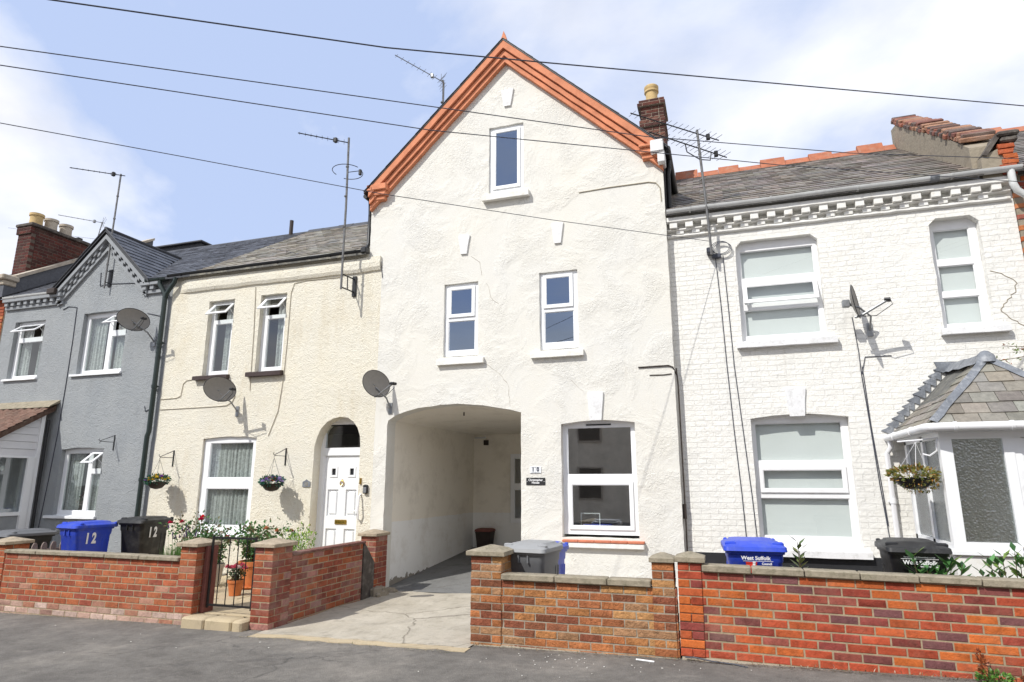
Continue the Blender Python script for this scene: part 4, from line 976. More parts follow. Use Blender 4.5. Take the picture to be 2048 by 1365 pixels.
# ================================================================== house 8 : white painted brick
H8 = empty('white_brick_house', (1.6, .15, 0), 'white painted brick house with dentil cornice and blinds in its windows', 'house')
Y8 = .15
def cham(x0, x1, z0, z1): return [(x0, z0), (x1, z0), (x1, z1 - .09), (x1 - .09, z1), (x0 + .09, z1), (x0, z1 - .09)]
out = [(-.66, -.35), (3.90, -.35), (3.90, 5.79), (-.66, 5.79)]
holes = [jit(cham(.34, 1.47, 3.64, 5.20), .1, .010, 2), jit(cham(2.88, 3.47, 3.65, 5.22), .1, .010, 3), jit(archrect(.36, 1.61, .74, 2.53, .05), .1, .010, 4)]
mb = MB(); mb.prism(out, Y8, Y8 + .28, holes); mb.build('wall', MT['whitebrick'], H8)
shell(H8, -.63, 3.9, 5.5, .43)
kw = dict(mat='upvc2', glass='glasso')
window(H8, .34, 1.47, 3.67, 5.2, Y8, [('f', .40, 1.41, 4.63, 5.06), ('o', .42, 1.40, 4.23, 4.53, 17), ('f', .40, 1.41, 3.74, 4.14)], recess=.10, poly=cham(.34, 1.47, 3.67, 5.20), sill=(.26, 1.58, 3.55, 3.645, .09), sillmat='oldwhite', curtain=(.36, 1.45, 3.7, 5.15, 'blind'), **kw)
window(H8, 2.88, 3.47, 3.67, 5.22, Y8, [('f', 2.95, 3.38, 4.65, 5.08), ('f', 2.95, 3.38, 4.19, 4.56), ('f', 2.95, 3.38, 3.73, 4.11)], recess=.12, poly=cham(2.88, 3.47, 3.67, 5.22), sill=(2.83, 3.60, 3.56, 3.65, .09), sillmat='oldwhite', curtain=(2.9, 3.45, 3.7, 5.15, 'blind'), **kw)
w = window(H8, .36, 1.61, .78, 2.58, Y8, [('f', .41, 1.53, 1.94, 2.47), ('s', .44, 1.51, 1.53, 1.85), ('f', .41, 1.53, .93, 1.44)], recess=.11, poly=archrect(.36, 1.61, .78, 2.53, .05), sill=(.33, 1.70, .68, .775, .08), sillmat='oldwhite', curtain=(.38, 1.58, .85, 2.5, 'blind'), **kw)
keystone(H8, .975, 2.55, 2.94, .19, .27, Y8, 'oldwhite', .028)
mb = MB(); mb.box(-.6, 1.9, Y8 - .012, Y8 + .01, -.2, .70); mb.build('plinth', MT['tar'], H8)
mb = MB(); n = 40
def wavy(x0, x1, y0, z0, z1, a=.006, st=.12):
    k = int((x1 - x0) / st); secs = []
    for i in range(k + 1):
        x = x0 + (x1 - x0) * i / k; j = R.uniform(-a, a); q = R.uniform(-a, a)
        secs.append([(x, y0 + .02, z0 + j), (x, y0, z0 + .015 + j), (x, y0 + q * .5, z1 - .012), (x, y0 + .015, z1), (x, Y8 + .01, z1), (x, Y8 + .01, z0 + j)])
    mb.loft(secs)
wavy(-.63, 3.86, .01, 5.575, 5.665); dentils(mb, -.63, 3.86, 5.49, Y8, .235, .115, .09, .12); wavy(-.63, 3.86, .075, 5.46, 5.492, .004)
x = -.50
while x < 3.7: mb.bbox(x, x + .115, Y8 - .055, Y8 + .01, 5.405, 5.465, .006); x += .235
wavy(-.63, 3.86, .105, 5.36, 5.41, .005)
mb.build('cornice', MT['whitepaint'], H8)
gutter(H8, -.62, 3.98, -.03, 5.755, 'gutter', .062)
mb = MB(); mb.loft([[(xx, -.03 + .07 * cos(a), 5.755 - .07 * sin(a)) for a in [pi * k / 8 for k in range(9)]] for xx in (2.92, 3.03)]); mb.build('gutter_joint', MT['lead'], H8)
R8 = roof_part(H8, 'roof', 'slate', -.63, 3.55, (.65, 1.3), .25, .185, .16, y0=-.05, drop=.003, lift=.006)
def orange_ridge(house, x0, x1, parent):
    mb = MB(); x = x0; k = 0
    while x < x1:
        z = rz(RY); h = (.15, .07, .12, .06)[k % 4] + R.uniform(-.01, .01); l = .43 + R.uniform(-.03, .03)
        mb.prism([(RY - .17, z - .09), (RY + .17, z - .09), (RY + .03, z + h), (RY - .03, z + h)], x, min(x + l, x1), axis='x'); x += l + .006; k += 1
    mb.build('ridge_tile', MT['ridge'], parent)
orange_ridge(H8, -.62, 3.5, R8)
# cables on the front of 8
mb = MB()
for pts in ([(.05, 4.98), (.08, 4.2), (.10, 3.3), (.13, 2.4), (.17, 1.5), (.19, .72)], [(.16, 5.0), (.18, 4.2), (.20, 3.3), (.25, 2.4), (.30, 1.5), (.33, .72)],
            [(1.80, 3.9), (1.83, 3.4), (1.83, 3.1), (1.86, 2.4), (1.89, 1.6), (1.93, .9)], [(1.84, 3.1), (1.9, 3.33), (2.22, 3.33)], [(1.85, 3.2), (1.87, 2.4), (1.91, 1.6), (1.93, 1.1)],
            ): mb.tube([(x, Y8 - .008, z) for x, z in pts], .006, 5)
mb.build('clipped_cable', MT['cable'], H8)
mb = MB()
o = []
for i in range(26):
    t = i / 25; x = 3.62 + .12 * sin(t * 7) + .1 * t; z = 4.35 - .75 * t; o.append((x + R.uniform(-.02, .02), Y8 - .001, z))
mb.tube([(3.5, Y8 - .001, 4.40), (3.6, Y8 - .001, 4.36)] + o, .006, 4); mb.build('wall_crack', MT['rend'], H8)

# ================================================================== right neighbour
HR = empty('red_brick_house', (6, .15, 0), 'red brick house at the right edge with crumbling parapet wall', 'house')
mb, mm = MB(), MB(); qf = pick([(.50, .13, .045), (.42, .10, .04), (.34, .08, .05), (.55, .2, .08)])
for r in range(76):
    z = -.2 + r * .0775; s = (r % 2) * .11; brick(mb, (3.905 + s, Y8 - .03), (1, 0), .215, .1, .066, z, qf(0, 0), .005)
    brick(mb, (4.13 + s, Y8 - .03), (1, 0), .215, .1, .066, z, qf(0, 0), .003); 
mb.build('quoin', MT['brickold'], HR)
mb = MB(); mb.box(3.91, 9, Y8 - .02, Y8 + .25, -.4, 5.7); mb.build('wall', MT['rend'], HR)
rr = roof_part(HR, 'roof', 'slate', 3.9, 9, (.65, 1.2), .25, .185, .1, y0=-.05)
orange_ridge(HR, 3.95, 9, rr)
mb = MB(); mb.prism([(.2, 5.6), (3.6, 7.9), (3.6, 8.42), (3.3, 8.36), (.95, 6.78), (.2, 6.22)], 3.52, 3.90, axis='x')
mb.hexa([(3.56, .03, 5.66), (3.95, .03, 5.66), (3.95, .3, 5.66), (3.56, .3, 5.66), (3.58, .03, 5.98), (3.95, .03, 6.15), (3.95, .3, 6.2), (3.58, .3, 6.02)]); pw = mb.build('parapet', MT['rend'], HR)
mb, mm = MB(), MB(); cf = pick([(.30, .12, .08), (.22, .10, .08), (.16, .11, .09), (.36, .2, .13), (.12, .09, .08)])
Uv = Vector((0, 2.35, 1.58)).normalized()
for row in range(2):
    t = 0
    while t < 3.75:
        l = .11 + R.uniform(-.01, .01)
        p = Vector((3.50 + row * .02, .35, 6.375)) + Uv * t + Vector((0, 0, .055 * row)); 
        o = len(mb.v); mb.bbox(0, .40 if row else .42, 0, l - .012, 0, .055 + R.uniform(0, .02), .01, cf(0, 0))
        M = Matrix.Translation(p + Vector((R.uniform(-.02, .02), 0, R.uniform(-.01, .015)))) @ Matrix.Rotation(atan2(Uv.z, Uv.y) + R.uniform(-.12, .12), 4, 'X') @ Matrix.Rotation(R.uniform(-.06, .06), 4, 'Z'); mb.transform(M, o)
        t += l
mb.build('parapet_brick', MT['brickold'], pw)
mb = MB(); mb.bbox(3.78, 4.04, -.04, .30, 6.23, 6.30, .02); mb.bbox(3.82, 4.02, -.01, .28, 6.15, 6.23, .02); mb.hexa([(3.59, .0, 6.0), (3.64, .0, 5.98), (3.64, .30, 6.0), (3.59, .30, 6.02), (3.80, .0, 6.30), (3.82, .0, 6.23), (3.80, .32, 6.24), (3.78, .32, 6.30)]); mb.build('kneeler', MT['stone'], pw)
mb = MB()
for r in range(6):
    z = 5.68 + r * .075; brick(mb, (3.78 + R.uniform(-.04, .05), -.005), (1, 0), .19 + R.uniform(-.04, .02), .2, .064, z, qf(0, 0), .010)
mb.build('corner_brick', MT['brickold'], pw)
pipe(HR, [(3.86, -.03, 5.72), (3.86, -.03, 5.52), (3.89, -.03, 5.42), (4.02, -.0, 5.32), (4.04, .0, 5.2), (4.04, .0, 2)], .045, 'gutter')
gutter(HR, 4.0, 9, -.03, 5.755, 'gutter', .062)

# glazed porch of 8
PP = empty('glazed_porch', (2.9, .15, 0), 'white glazed porch with hipped slate roof and lead hips at the right', 'porch')
PX, PY, PR = 2.17, -1.55, 3.64
mb = MB(); mb.box(PX, PR, PY, PY + .1, -.2, .92); mb.box(PX, PX + .1, PY + .1, Y8 - .0, -.2, .92); mb.box(PR - .1, PR, PY + .1, Y8, -.2, .92); mb.build('base_wall', MT['whitepaint'], PP)
mb = MB(); mb.bbox(PX - .03, PR + .03, PY - .03, PY + .12, .92, .965, .006); mb.bbox(PX - .03, PX + .12, PY + .121, Y8 - .002, .92, .965, .006); 
mb.box(PX, PX + .115, PY, PY + .09, .965, 2.2); mb.box(PX, PX + .06, Y8 - .35, Y8 - .27, .965, 2.2)
mb.box(PX, PX + .05, -.92, -.84, .965, 2.2); mb.box(PX, PX + .05, PY + .09, Y8 - .27, .965, 1.03); mb.box(PX, PX + .05, PY + .09, Y8 - .27, 2.11, 2.2)
mb.box(PX + .115, 2.74, PY, PY + .06, .965, 1.05); mb.box(PX + .115, 2.74, PY, PY + .06, 2.10, 2.2); mb.box(2.74, 2.83, PY, PY + .07, .965, 2.2)
mb.box(2.83, PR, PY, PY + .06, 2.11, 2.2); mb.box(2.83, 2.90, PY + .01, PY + .05, .1, 2.11); mb.box(PR - .2, PR, PY, PY + .07, .965, 2.2)
pf = mb.build('window_frame', MT['upvc'], PP)
mb = MB(); mb.quad((PX + .115, PY + .03, 1.05), (2.74, PY + .03, 1.05), (2.74, PY + .03, 2.1), (PX + .115, PY + .03, 2.1)); mb.build('front_pane', MT['pebble'], pf)
mb = MB(); mb.quad((PX + .03, PY + .09, 1.03), (PX + .03, -.92, 1.03), (PX + .03, -.92, 2.11), (PX + .03, PY + .09, 2.11)); mb.build('side_pane', MT['pebble'], pf)
mb = MB(); mb.quad((PX + .03, -.84, 1.03), (PX + .03, Y8 - .35, 1.03), (PX + .03, Y8 - .35, 2.11), (PX + .03, -.84, 2.11)); mb.build('side_pane', MT['pebble'], pf)
mb = MB(); ring(mb, 2.90, 3.42, .1, 2.1, .07, PY + .015, PY + .055); pd = mb.build('door', MT['upvc'], PP)
mb = MB(); mb.quad((2.96, PY + .035, .17), (3.36, PY + .035, .17), (3.36, PY + .035, 2.03), (2.96, PY + .035, 2.03)); mb.build('pane', MT['glass'], pd)
mb = MB(); mb.bbox(2.86, 3.05, PY - .02, PY + .0, 1.56, 1.62, .004); mb.build('number_plate', MT['plateblack'], pd)
text('number', '8', .085, MT['letter'], pd, Vector((2.975, PY - .022, 1.59)) - PP.location)
mb = MB(); mb.bbox(2.90, 2.96, PY - .03, PY + .01, 1.66, 1.78, .006); mb.build('door_bell', MT['dark'], pd)
EX0, EY0, EZ = PX - .1, PY - .13, 2.24; EX1 = PR + .1; AP = Vector((2.88, -1.05, 3.03)); WP = Vector((2.88, Y8, 3.12))
mb = MB()
V = Vector((AP.x - EX0, 0, AP.z - EZ)); Ln = V.length; full = Y8 - EY0
slates(mb, (EX0, EY0, EZ), (0, 1, 0), V, full, Ln, .22, .15, (.7, 1.25), clip=lambda v: (min((AP.y - EY0) * v / Ln, full), full), th=.008, warm=.15)
V = Vector((AP.x - EX1, 0, AP.z - EZ)); slates(mb, (EX1, EY0, EZ), (0, 1, 0), V, full, V.length, .22, .15, (.7, 1.25), clip=lambda v: (min((AP.y - EY0) * v / Ln, full), full), th=.008)
V = Vector((0, AP.y - EY0, AP.z - EZ)); L2 = V.length; wd = EX1 - EX0
slates(mb, (EX0, EY0, EZ), (1, 0, 0), V, wd, L2, .24, .155, (.7, 1.25), clip=lambda v: (min((AP.x - EX0) * v / L2, wd / 2), max(wd - (EX1 - AP.x) * v / L2, wd / 2)), th=.008, warm=.15)
a = (EX0, EY0, EZ - .03); b = (EX1, EY0, EZ - .03); c = (EX1, Y8, EZ - .03); d = (EX0, Y8, EZ - .03); e = (AP.x, AP.y, AP.z - .03); f = (WP.x, WP.y, WP.z - .03)
mb.add([a, b, c, d, e, f], [(0, 1, 4), (0, 4, 5, 3), (1, 2, 5, 4), (0, 3, 2, 1)], (.5, .5, .5)); mb.build('porch_roof', MT['porchslate'], PP)
mb = MB()
def strip(p, q, w1, w2, up=.03, n=9):
    p, q = Vector(p), Vector(q); secs = []
    for i in range(n + 1):
        t = i / n; c = p + (q - p) * t + Vector((0, 0, up + R.uniform(-.006, .006))); j = R.uniform(.9, 1.1)
        secs.append([c + w1 * j - Vector((0, 0, .0)), c + Vector((0, 0, .028)), c + w2 * j])
    mb.loft(secs, cap=False, closed=False)
sd = Vector((-.0, .12, -.0)); 
for ex, s in ((EX0, 1), (EX1, -1)):
    strip((ex, EY0, EZ), AP, Vector((-s * .01, .08, -.005)), Vector((s * .07, -.01, -.005)))
strip(AP, WP, Vector((-.1, 0, -.09)), Vector((.1, 0, -.09)))
mb.lathe([(.11, 2.98), (.09, 3.06), (.04, 3.11), (.01, 3.12)], (AP.x, AP.y, 0), 10)
mb.build('lead_hip', MT['lead'], PP, smooth=True)
mb = MB(); k = 11                                   # stepped flashing up the wall
for i in range(k):
    t = i / k; x = EX0 - .02 + (2.84 - EX0) * t; z = EZ + (3.10 - EZ) * t; dx = (2.84 - EX0) / k; dzz = (3.10 - EZ) / k
    mb.prism([(x - .07, z + .085), (x + dx + .0, z + .02), (x + dx + .02, z + dzz + .095), (x + .0, z + .115)], Y8 - .012 - R.uniform(0, .02), Y8 - .004)
mb.prism([(2.74, 3.08), (3.1, 3.06), (3.1, 3.19), (2.70, 3.21)], Y8 - .03, Y8 - .005)
mb.build('stepped_flashing', MT['lead'], PP)
mb = MB()
secs = []
pth = [(EX0 - .03, Y8 - .02, EZ - .02), (EX0 - .03, EY0 + .06, EZ - .02), (EX0 + .0, EY0 - .0, EZ - .02), (EX0 + .1, EY0 - .03, EZ - .02), (EX1, EY0 - .03, EZ - .02)]
mb.tube(pth, .045, 10)
for x in (EX0 + .22, EX0 + .72, EX0 + 1.2): mb.tube([(x - .015, EY0 - .03, EZ - .02), (x + .015, EY0 - .03, EZ - .02)], .053, 10)
for y in (-.3, -1.1): mb.tube([(EX0 - .03, y - .015, EZ - .02), (EX0 - .03, y + .015, EZ - .02)], .053, 10)
mb.build('gutter', MT['whitepipe'], PP, smooth=True)
mb = MB(); mb.box(EX0 + .03, EX1 - .03, EY0 + .06, PY, 2.17, 2.22); mb.box(EX0 + .03, PX, PY, Y8, 2.17, 2.22); mb.build('soffit', MT['upvc'], PP)
pipe(PP, [(EX0 - .02, Y8 - .12, EZ - .05), (EX0 - .02, Y8 - .12, EZ - .14), (EX0 - .06, Y8 - .06, EZ - .22), (EX0 - .06, Y8 - .06, .2)], .034, 'whitepipe')
# hall furniture seen dimly through the pebbled glass
mb = MB(); mb.box(2.45, 2.75, -.6, .05, .2, 1.85); mb.build('interior_panel', MT['inside'], PP)
# ================================================================== garden walls
CH = .0775
def copes(mb, x0, x1, y0, y1, z, h, L0, zf=None):
    x = x0
    while x < x1 - .02:
        l = min(L0 + R.uniform(-.03, .03), x1 - x)
        if x1 - (x + l) < .12: l = x1 - x
        mb.bbox(x, x + l - .008, y0 + R.uniform(-.004, .004), y1, z + R.uniform(-.003, .003), z + h + R.uniform(-.003, .003), .008); x += l
# wall of 8
W8 = empty('garden_wall', (1.2, -2.8, 0.0), 'bright red and orange brick front wall at the right with long stone coping', 'wall', 'brick front garden walls')
o8 = pick([(.54, .140, .036), (.48, .12, .034)], .12); r8 = pick([(.40, .075, .034), (.36, .068, .034), (.44, .10, .036), (.30, .058, .038)], .12); p8 = pick([(.20, .065, .058), (.17, .07, .07), (.27, .075, .055), (.24, .055, .045)], .15)
def c8(r, i):
    if r == 0: return tuple(x * R.uniform(.9, 1.05) for x in (.47, .095, .045))
    k = R.random(); return o8(r, i) if k < .24 else r8(r, i) if k < .70 else p8(r, i)
mb, mm = MB(), MB()
wall_run(mb, mm, (-.50, -2.85), (1, 0), 5.6, .055, 10, .105, c8, ch=.0765, bl=.2325, mg=.0115, rough=.0018)
bk = mb.build('brickwork', MT['brick'], W8, smooth=True); 
pb = MB(); pillar(pb, mm, -.53, -.31, -2.86, -2.64, .055 + 10 * .0765, 1, c8, ch=.0765); pb.transform(Matrix.Identity(4)); 
mm.box(-.52, -.32, -2.85, -2.65, -.1, .90); mm.build('mortar', MT['mortar'], bk)
ps = MB(); pillar(ps, MB(), -.53, -.31, -2.862, -2.64, .055, 11, c8, ch=.0765); ps.build('pier', MT['brick'], W8, smooth=True)
mb = MB(); secs = []
for i in range(50):
    x = -.52 + 5.6 * i / 49; j = R.uniform(-.015, .015); zb = gz(x) - .1; secs.append([(x, -2.89 + j, zb), (x, -2.875 + j * .6, .04 + j * .4), (x, -2.85, .056), (x, -2.7, .056), (x, -2.7, zb)])
mb.loft(secs); mb.build('footing', MT['rend'], W8)
mb = MB(); copes(mb, -.305, 5.1, -2.885, -2.70, .822, .062, .46); mb.build('coping', MT['cope'], W8, smooth=True)
mb = MB(); capstone(mb, -.555, -.275, -2.89, -2.61, .90, .05, .04); mb.build('pier_cap', MT['cope'], W8, smooth=True)
W8.rotation_euler = (0, .011, 0); W8.location.z = -.019
# wall of 10
W10 = empty('garden_wall', (-1.6, -2.8, 0), 'low rustic orange-brown brick wall in front of the grey bin', 'wall', 'brick front garden walls')
c10 = pick([(.46, .20, .075), (.38, .14, .06), (.25, .095, .05), (.52, .27, .11), (.42, .23, .12), (.30, .10, .055), (.48, .18, .07)], .15)
mb, mm = MB(), MB()
wall_run(mb, mm, (-2.64, -2.85), (1, 0), 2.10, -.045, 9, .105, c10, ch=.0775, rough=.005)
bk = mb.build('brickwork', MT['rustic'], W10, smooth=True)
ps = MB(); pillar(ps, mm, -2.665, -2.325, -2.862, -2.53, -.045, 12, c10, ch=.0775, rough=.005); pillar(ps, mm, -.77, -.56, -2.862, -2.65, -.045, 12, c10, ch=.0775, rough=.005)
ps.build('pier', MT['rustic'], W10, smooth=True); mm.build('mortar', MT['mortar2'], bk)
mb = MB(); copes(mb, -2.32, -.775, -2.89, -2.71, .656, .06, .56); mb.build('coping', MT['cope'], W10, smooth=True)
mb = MB(); capstone(mb, -2.71, -2.28, -2.905, -2.485, .888, .05, .05); mb.build('pier_cap', MT['cope'], W10, smooth=True)
mb = MB(); capstone(mb, -.79, -.55, -2.89, -2.62, .888, .045, .04); mb.build('pier_cap', MT['cope'], W10, smooth=True)
mb = MB(); secs = []
for i in range(30):
    x = -2.66 + 2.1 * i / 29; j = R.uniform(-.015, .015); zb = gz(x) - .1; secs.append([(x, -2.905 + j, zb), (x, -2.87 + j * .6, .0 + j * .6 + gz(x)), (x, -2.85, .02), (x, -2.7, .02), (x, -2.7, zb)])
mb.loft(secs); mb.build('footing', MT['rend'], W10)
# wall of 12 (front)
W12 = empty('garden_wall', (-8.1, -2.8, 0), 'long red brick front wall left of the gate, whitened along its foot', 'wall', 'brick front garden walls')
r12 = pick([(.37, .105, .050), (.32, .085, .045), (.40, .125, .055), (.30, .08, .05)], .10); pale = pick([(.46, .30, .24), (.52, .38, .32), (.40, .24, .19)], .15); wash = pick([(.38, .17, .11), (.40, .20, .14)], .1)
def c12(r, i):
    if r <= 2: return pale(r, i) if R.random() < .85 else wash(r, i)
    if R.random() < .10: return wash(r, i)
    return r12(r, i)
mb, mm = MB(), MB()
wall_run(mb, mm, (-10.6, -2.85), (1, 0), 4.0, -.16, 11, .105, c12, ch=.0765, rough=.0015)
bk = mb.build('brickwork', MT['brick'], W12, smooth=True)
ps = MB(); pillar(ps, mm, -6.60, -6.345, -2.862, -2.53, -.16, 13, c12, ch=.0785, rough=.0015); pillar(ps, mm, -9.98, -9.72, -2.862, -2.53, -.16, 12, c12, ch=.079, rough=.0015)
ps.build('pier', MT['brick'], W12, smooth=True); mm.build('mortar', MT['mortar'], bk)
mb = MB(); copes(mb, -9.715, -6.605, -2.885, -2.71, .683, .05, .61); copes(mb, -10.6, -9.985, -2.885, -2.71, .683, .05, .61); mb.build('coping', MT['cope'], W12, smooth=True)
mb = MB(); capstone(mb, -6.64, -6.305, -2.905, -2.49, .862, .045, .05); mb.build('pier_cap', MT['cap'], W12, smooth=True)
mb = MB(); capstone(mb, -10.02, -9.685, -2.905, -2.49, .79, .045, .05); mb.build('pier_cap', MT['cap'], W12, smooth=True)
# side wall of 12
WS = empty('side_wall', (-5.3, -1.6, 0), 'red brick wall with piers running back beside the driveway', 'wall')
s12 = pick([(.27, .075, .045), (.31, .09, .048), (.25, .07, .048), (.22, .075, .058), (.36, .11, .05)], .12); ws = pick([(.36, .17, .14), (.30, .15, .13)], .1)
def cs(r, i): return ws(r, i) if R.random() < .10 else s12(r, i)
mb, mm = MB(), MB()
wall_run(mb, mm, (-5.205, -2.50), (0, 1), 1.66, -.09, 11, .105, cs, ch=.0775, rough=.0015)
bk = mb.build('brickwork', MT['brickold'], WS, smooth=True)
ps = MB(); pillar(ps, mm, -5.46, -5.20, -2.87, -2.50, -.12, 13, cs, ch=.0775, rough=.0015); pillar(ps, mm, -5.44, -5.18, -.52, -.16, -.09, 12, cs, ch=.0775, rough=.0015)
ps.build('pier', MT['brickold'], WS, smooth=True); mm.build('mortar', MT['mortar'], bk)
mb = MB(); y = -2.5
while y < -.8:
    mb.bbox(-5.33, -5.185, y, min(y + .6, -.78) - .006, .765, .795, .006, (.19, .09, .075)); y += .6
mb.build('coping', MT['brickold'], WS)
mb = MB(); mb.hexa([(-5.31, -.83, -.1), (-5.19, -.83, -.1), (-5.19, -.50, -.1), (-5.31, -.50, -.1), (-5.31, -.83, .79), (-5.19, -.83, .79), (-5.19, -.50, .45), (-5.31, -.50, .45)]); mb.build('rendered_end', MT['stone'], WS)
mb = MB(); capstone(mb, -5.50, -5.16, -2.91, -2.46, .888, .045, .05); mb.build('pier_cap', MT['cap'], WS, smooth=True)
mb = MB(); capstone(mb, -5.48, -5.15, -.56, -.13, .84, .045, .05); mb.build('pier_cap', MT['cap'], WS, smooth=True)
mb = MB()                                             # broken cement at the foot of the pier
for i in range(26):
    p = Vector((-5.18 + R.uniform(-.02, .12), -.35 + R.uniform(-.25, .3), -.03)); s = R.uniform(.03, .09) * (1 - (p.x + 5.18) * 3)
    o = len(mb.v); mb.bbox(-s, s, -s, s, -s * .4, max(.02, s * R.uniform(.6, 2.4)), .012); mb.transform(Matrix.Translation(p) @ Matrix.Rotation(R.uniform(0, 3), 4, 'Z') @ Matrix.Rotation(R.uniform(-.3, .3), 4, 'X'), o)
mb.build('broken_cement', MT['rend'], WS)

# gate
G = empty('iron_gate', (-5.93, -2.68, .1), 'black iron bar gate between the two brick piers', 'gate')
mb = MB()
for x in (-6.26, -5.60): mb.box(x - .011, x + .011, -2.705, -2.683, .13, .99)
for z in (.165, .965): mb.box(-6.26, -5.60, -2.70, -2.688, z - .012, z + .012)
mb.build('gate_frame', MT['blackmetal'], G)
for k in range(1, 5):
    mb = MB(); x = -6.26 + .66 * k / 5; mb.tube([(x, -2.694, .165), (x, -2.694, .965)], .0065, 6); mb.build('bar', MT['blackmetal'], G)
mb = MB(); mb.bbox(-6.335, -6.285, -2.74, -2.56, .06, .86, .006); tag(mb.build('gate_post', MT['redpost']), 'red-brown timber gate post fixed to the left pier', 'post')
# picket fence between the gardens
F = empty('picket_fence', (-10.45, -1.5, 0), 'low weathered picket fence with rounded tops behind the left wall', 'fence')
for k in range(8):
    y = -2.45 + k * .15; mb = MB(); mb.loft([[(-10.36, y - .045 + dy, z) , (-10.34, y - .045 + dy, z), (-10.34, y + .045 - dy, z), (-10.36, y + .045 - dy, z)] for z, dy in ((0, 0), (.66, 0), (.70, .012), (.725, .03))]); mb.build('picket', MT['fence'], F)
mb = MB(); mb.box(-10.385, -10.361, -2.55, -1.3, .56, .62); mb.box(-10.385, -10.361, -2.55, -1.3, .2, .26); mb.build('rail', MT['fence'], F)

# ================================================================== wheelie bins
def rr(w, d, r, z, cy=0, n=4):
    pts = []
    for cx, cy_, a0 in ((w / 2 - r, -d / 2 + r, -pi / 2), (w / 2 - r, d / 2 - r, 0), (-w / 2 + r, d / 2 - r, pi / 2), (-w / 2 + r, -d / 2 + r, pi)):
        for k in range(n + 1):
            a = a0 + pi / 2 * k / n; pts.append((cx + r * cos(a), cy + cy_ + r * sin(a), z))
    return pts
def wbin(loc, rz_, label, bodym, lidm, w=.56, d=.68, h=1.04, lugs=True, group='wheelie bins waiting behind the front walls'):
    root = empty('wheelie_bin', loc, label, 'bin', group, rz_)
    mb = MB(); hb = h - .10
    mb.loft([rr(w * .76, d * .66, .05, .03, .03), rr(w * .78, d * .68, .05, .06, .03), rr(w * .90, d * .86, .055, hb * .85, .0), rr(w * .93, d * .90, .055, hb * .87, 0), rr(w * .95, d * .92, .05, hb, 0)])
    mb.loft([rr(w * .99, d * .97, .05, hb - .045, 0), rr(w * 1.0, d * .98, .05, hb - .04, 0), rr(w * 1.0, d * .98, .05, hb + .004, 0), rr(w * .96, d * .94, .05, hb + .006, 0)])
    for x in (-.055, .055) if lugs else ():
        mb.bbox(x - .009, x + .009, -d * .485, -d * .43, hb - .13, hb - .04, .003)
    for s in (-1, 1):
        for k in (.14, .22): mb.hexa([(s * w * .375, k - .012, .12), (s * w * .40, k - .012, .12), (s * w * .40, k + .012, .12), (s * w * .375, k + .012, .12), (s * w * .44, k - .012, hb * .8), (s * w * .455, k - .012, hb * .8), (s * w * .455, k + .012, hb * .8), (s * w * .44, k + .012, hb * .8)])
    b = mb.build('body', MT[bodym], root, True, True)
    mb = MB(); z = hb + .006
    mb.loft([rr(w * 1.06, d * 1.04, .05, z - .025, -.005), rr(w * 1.07, d * 1.05, .05, z - .02, -.005), rr(w * 1.06, d * 1.03, .05, z + .018, 0), rr(w * .98, d * .96, .05, z + .032, .005), rr(w * .80, d * .80, .05, z + .048, .02), rr(w * .76, d * .74, .05, z + .062, .04), rr(w * .60, d * .6, .05, z + .068, .06)])
    for s in (-1, 1): mb.bbox(s * w * .40 - .055, s * w * .40 + .055, -d * .40, -d * .31, z + .02, z + .062, .012)
    for s in (-1, 1): mb.bbox(s * w * .44 - .02, s * w * .44 + .02, d * .47, d * .56, z - .03, z + .05, .01)
    l = mb.build('lid', MT[lidm], root, True, True)
    mb = MB(); mb.tube([(-w * .44, d * .545, z + .02), (w * .44, d * .545, z + .02)], .017, 10); mb.build('handle', MT[bodym], root, True, True)
    for s in (-1, 1):
        mb = MB(); mb.tube([(s * (w * .41), d * .40, .10), (s * (w * .41 + .045), d * .40, .10)], .10, 18); mb.build('wheel', MT['rubber'], root, True, True)
    return root, b
def bin_text(b, body, size, pos, face, m='letter', bold=.004, ext=.0015, sx=1, tilt=6, w=0):
    # face: 'front' (-y) or 'right' (+x); follows the sloping side
    if face == 'front': rot = (radians(90 - tilt) + 0, 0, 0)
    else: rot = (radians(90 - tilt), 0, radians(90))
    return text('lettering', body, size, MT[m], b, pos, rot, ext, bold=bold, sx=sx)
b1, bb = wbin((1.63, -2.20, .145), radians(-2), 'black bin with white council lettering in front of the glazed porch', 'blackbin', 'blackbin', .50, .66, .99, False)
def facey(z, w, d, h):
    hb = h - .10
    if z > hb * .835: return d * .46 + .003
    t = (z - .06) / (hb * .85 - .06); return (d * (.68 + (.86 - .68) * t)) / 2 - .03 * (1 - t)
def front_label(b, w, d, h, top=None):
    y = -facey(.70, w, d, h) - .004; tl = -5
    def t(body, size, z, x=0, bold=.0008):
        yy = -facey(z, w, d, h) - .005; text('lettering', body, size, MT['letter'], b, (x, yy, z), (radians(95), 0, 0), .0008, bold=bold)
    dz = .085 if top else .098
    if top: t(top, .015, .748 + dz, 0)
    t('West Suffolk', .052, .70 + dz, 0, .0016)
    mb = MB(); ya = -facey(.733 + dz, w, d, h) - .006; mb.box(-.15, .15, ya, ya + .002, .731 + dz, .734 + dz) if top else mb.box(-.12, .16, -facey(.672 + dz, w, d, h) - .006, -facey(.672 + dz, w, d, h) - .004, .670 + dz, .673 + dz); mb.build('rule', MT['letter'], b, True)
    if top: t('working together', .020, .668 + dz, .07)
    else: t('Council', .030, .648 + dz, .10, .001); t('working together', .016, .612 + dz, .10)
front_label(bb, .50, .66, .99, 'Forest Heath & St Edmundsbury councils')
b2, bb = wbin((.19, -2.15, .12), radians(3), 'blue bin with council lettering and torn red sticker', 'blue', 'blue', .56, .70, .98, False)
front_label(bb, .56, .70, .98)
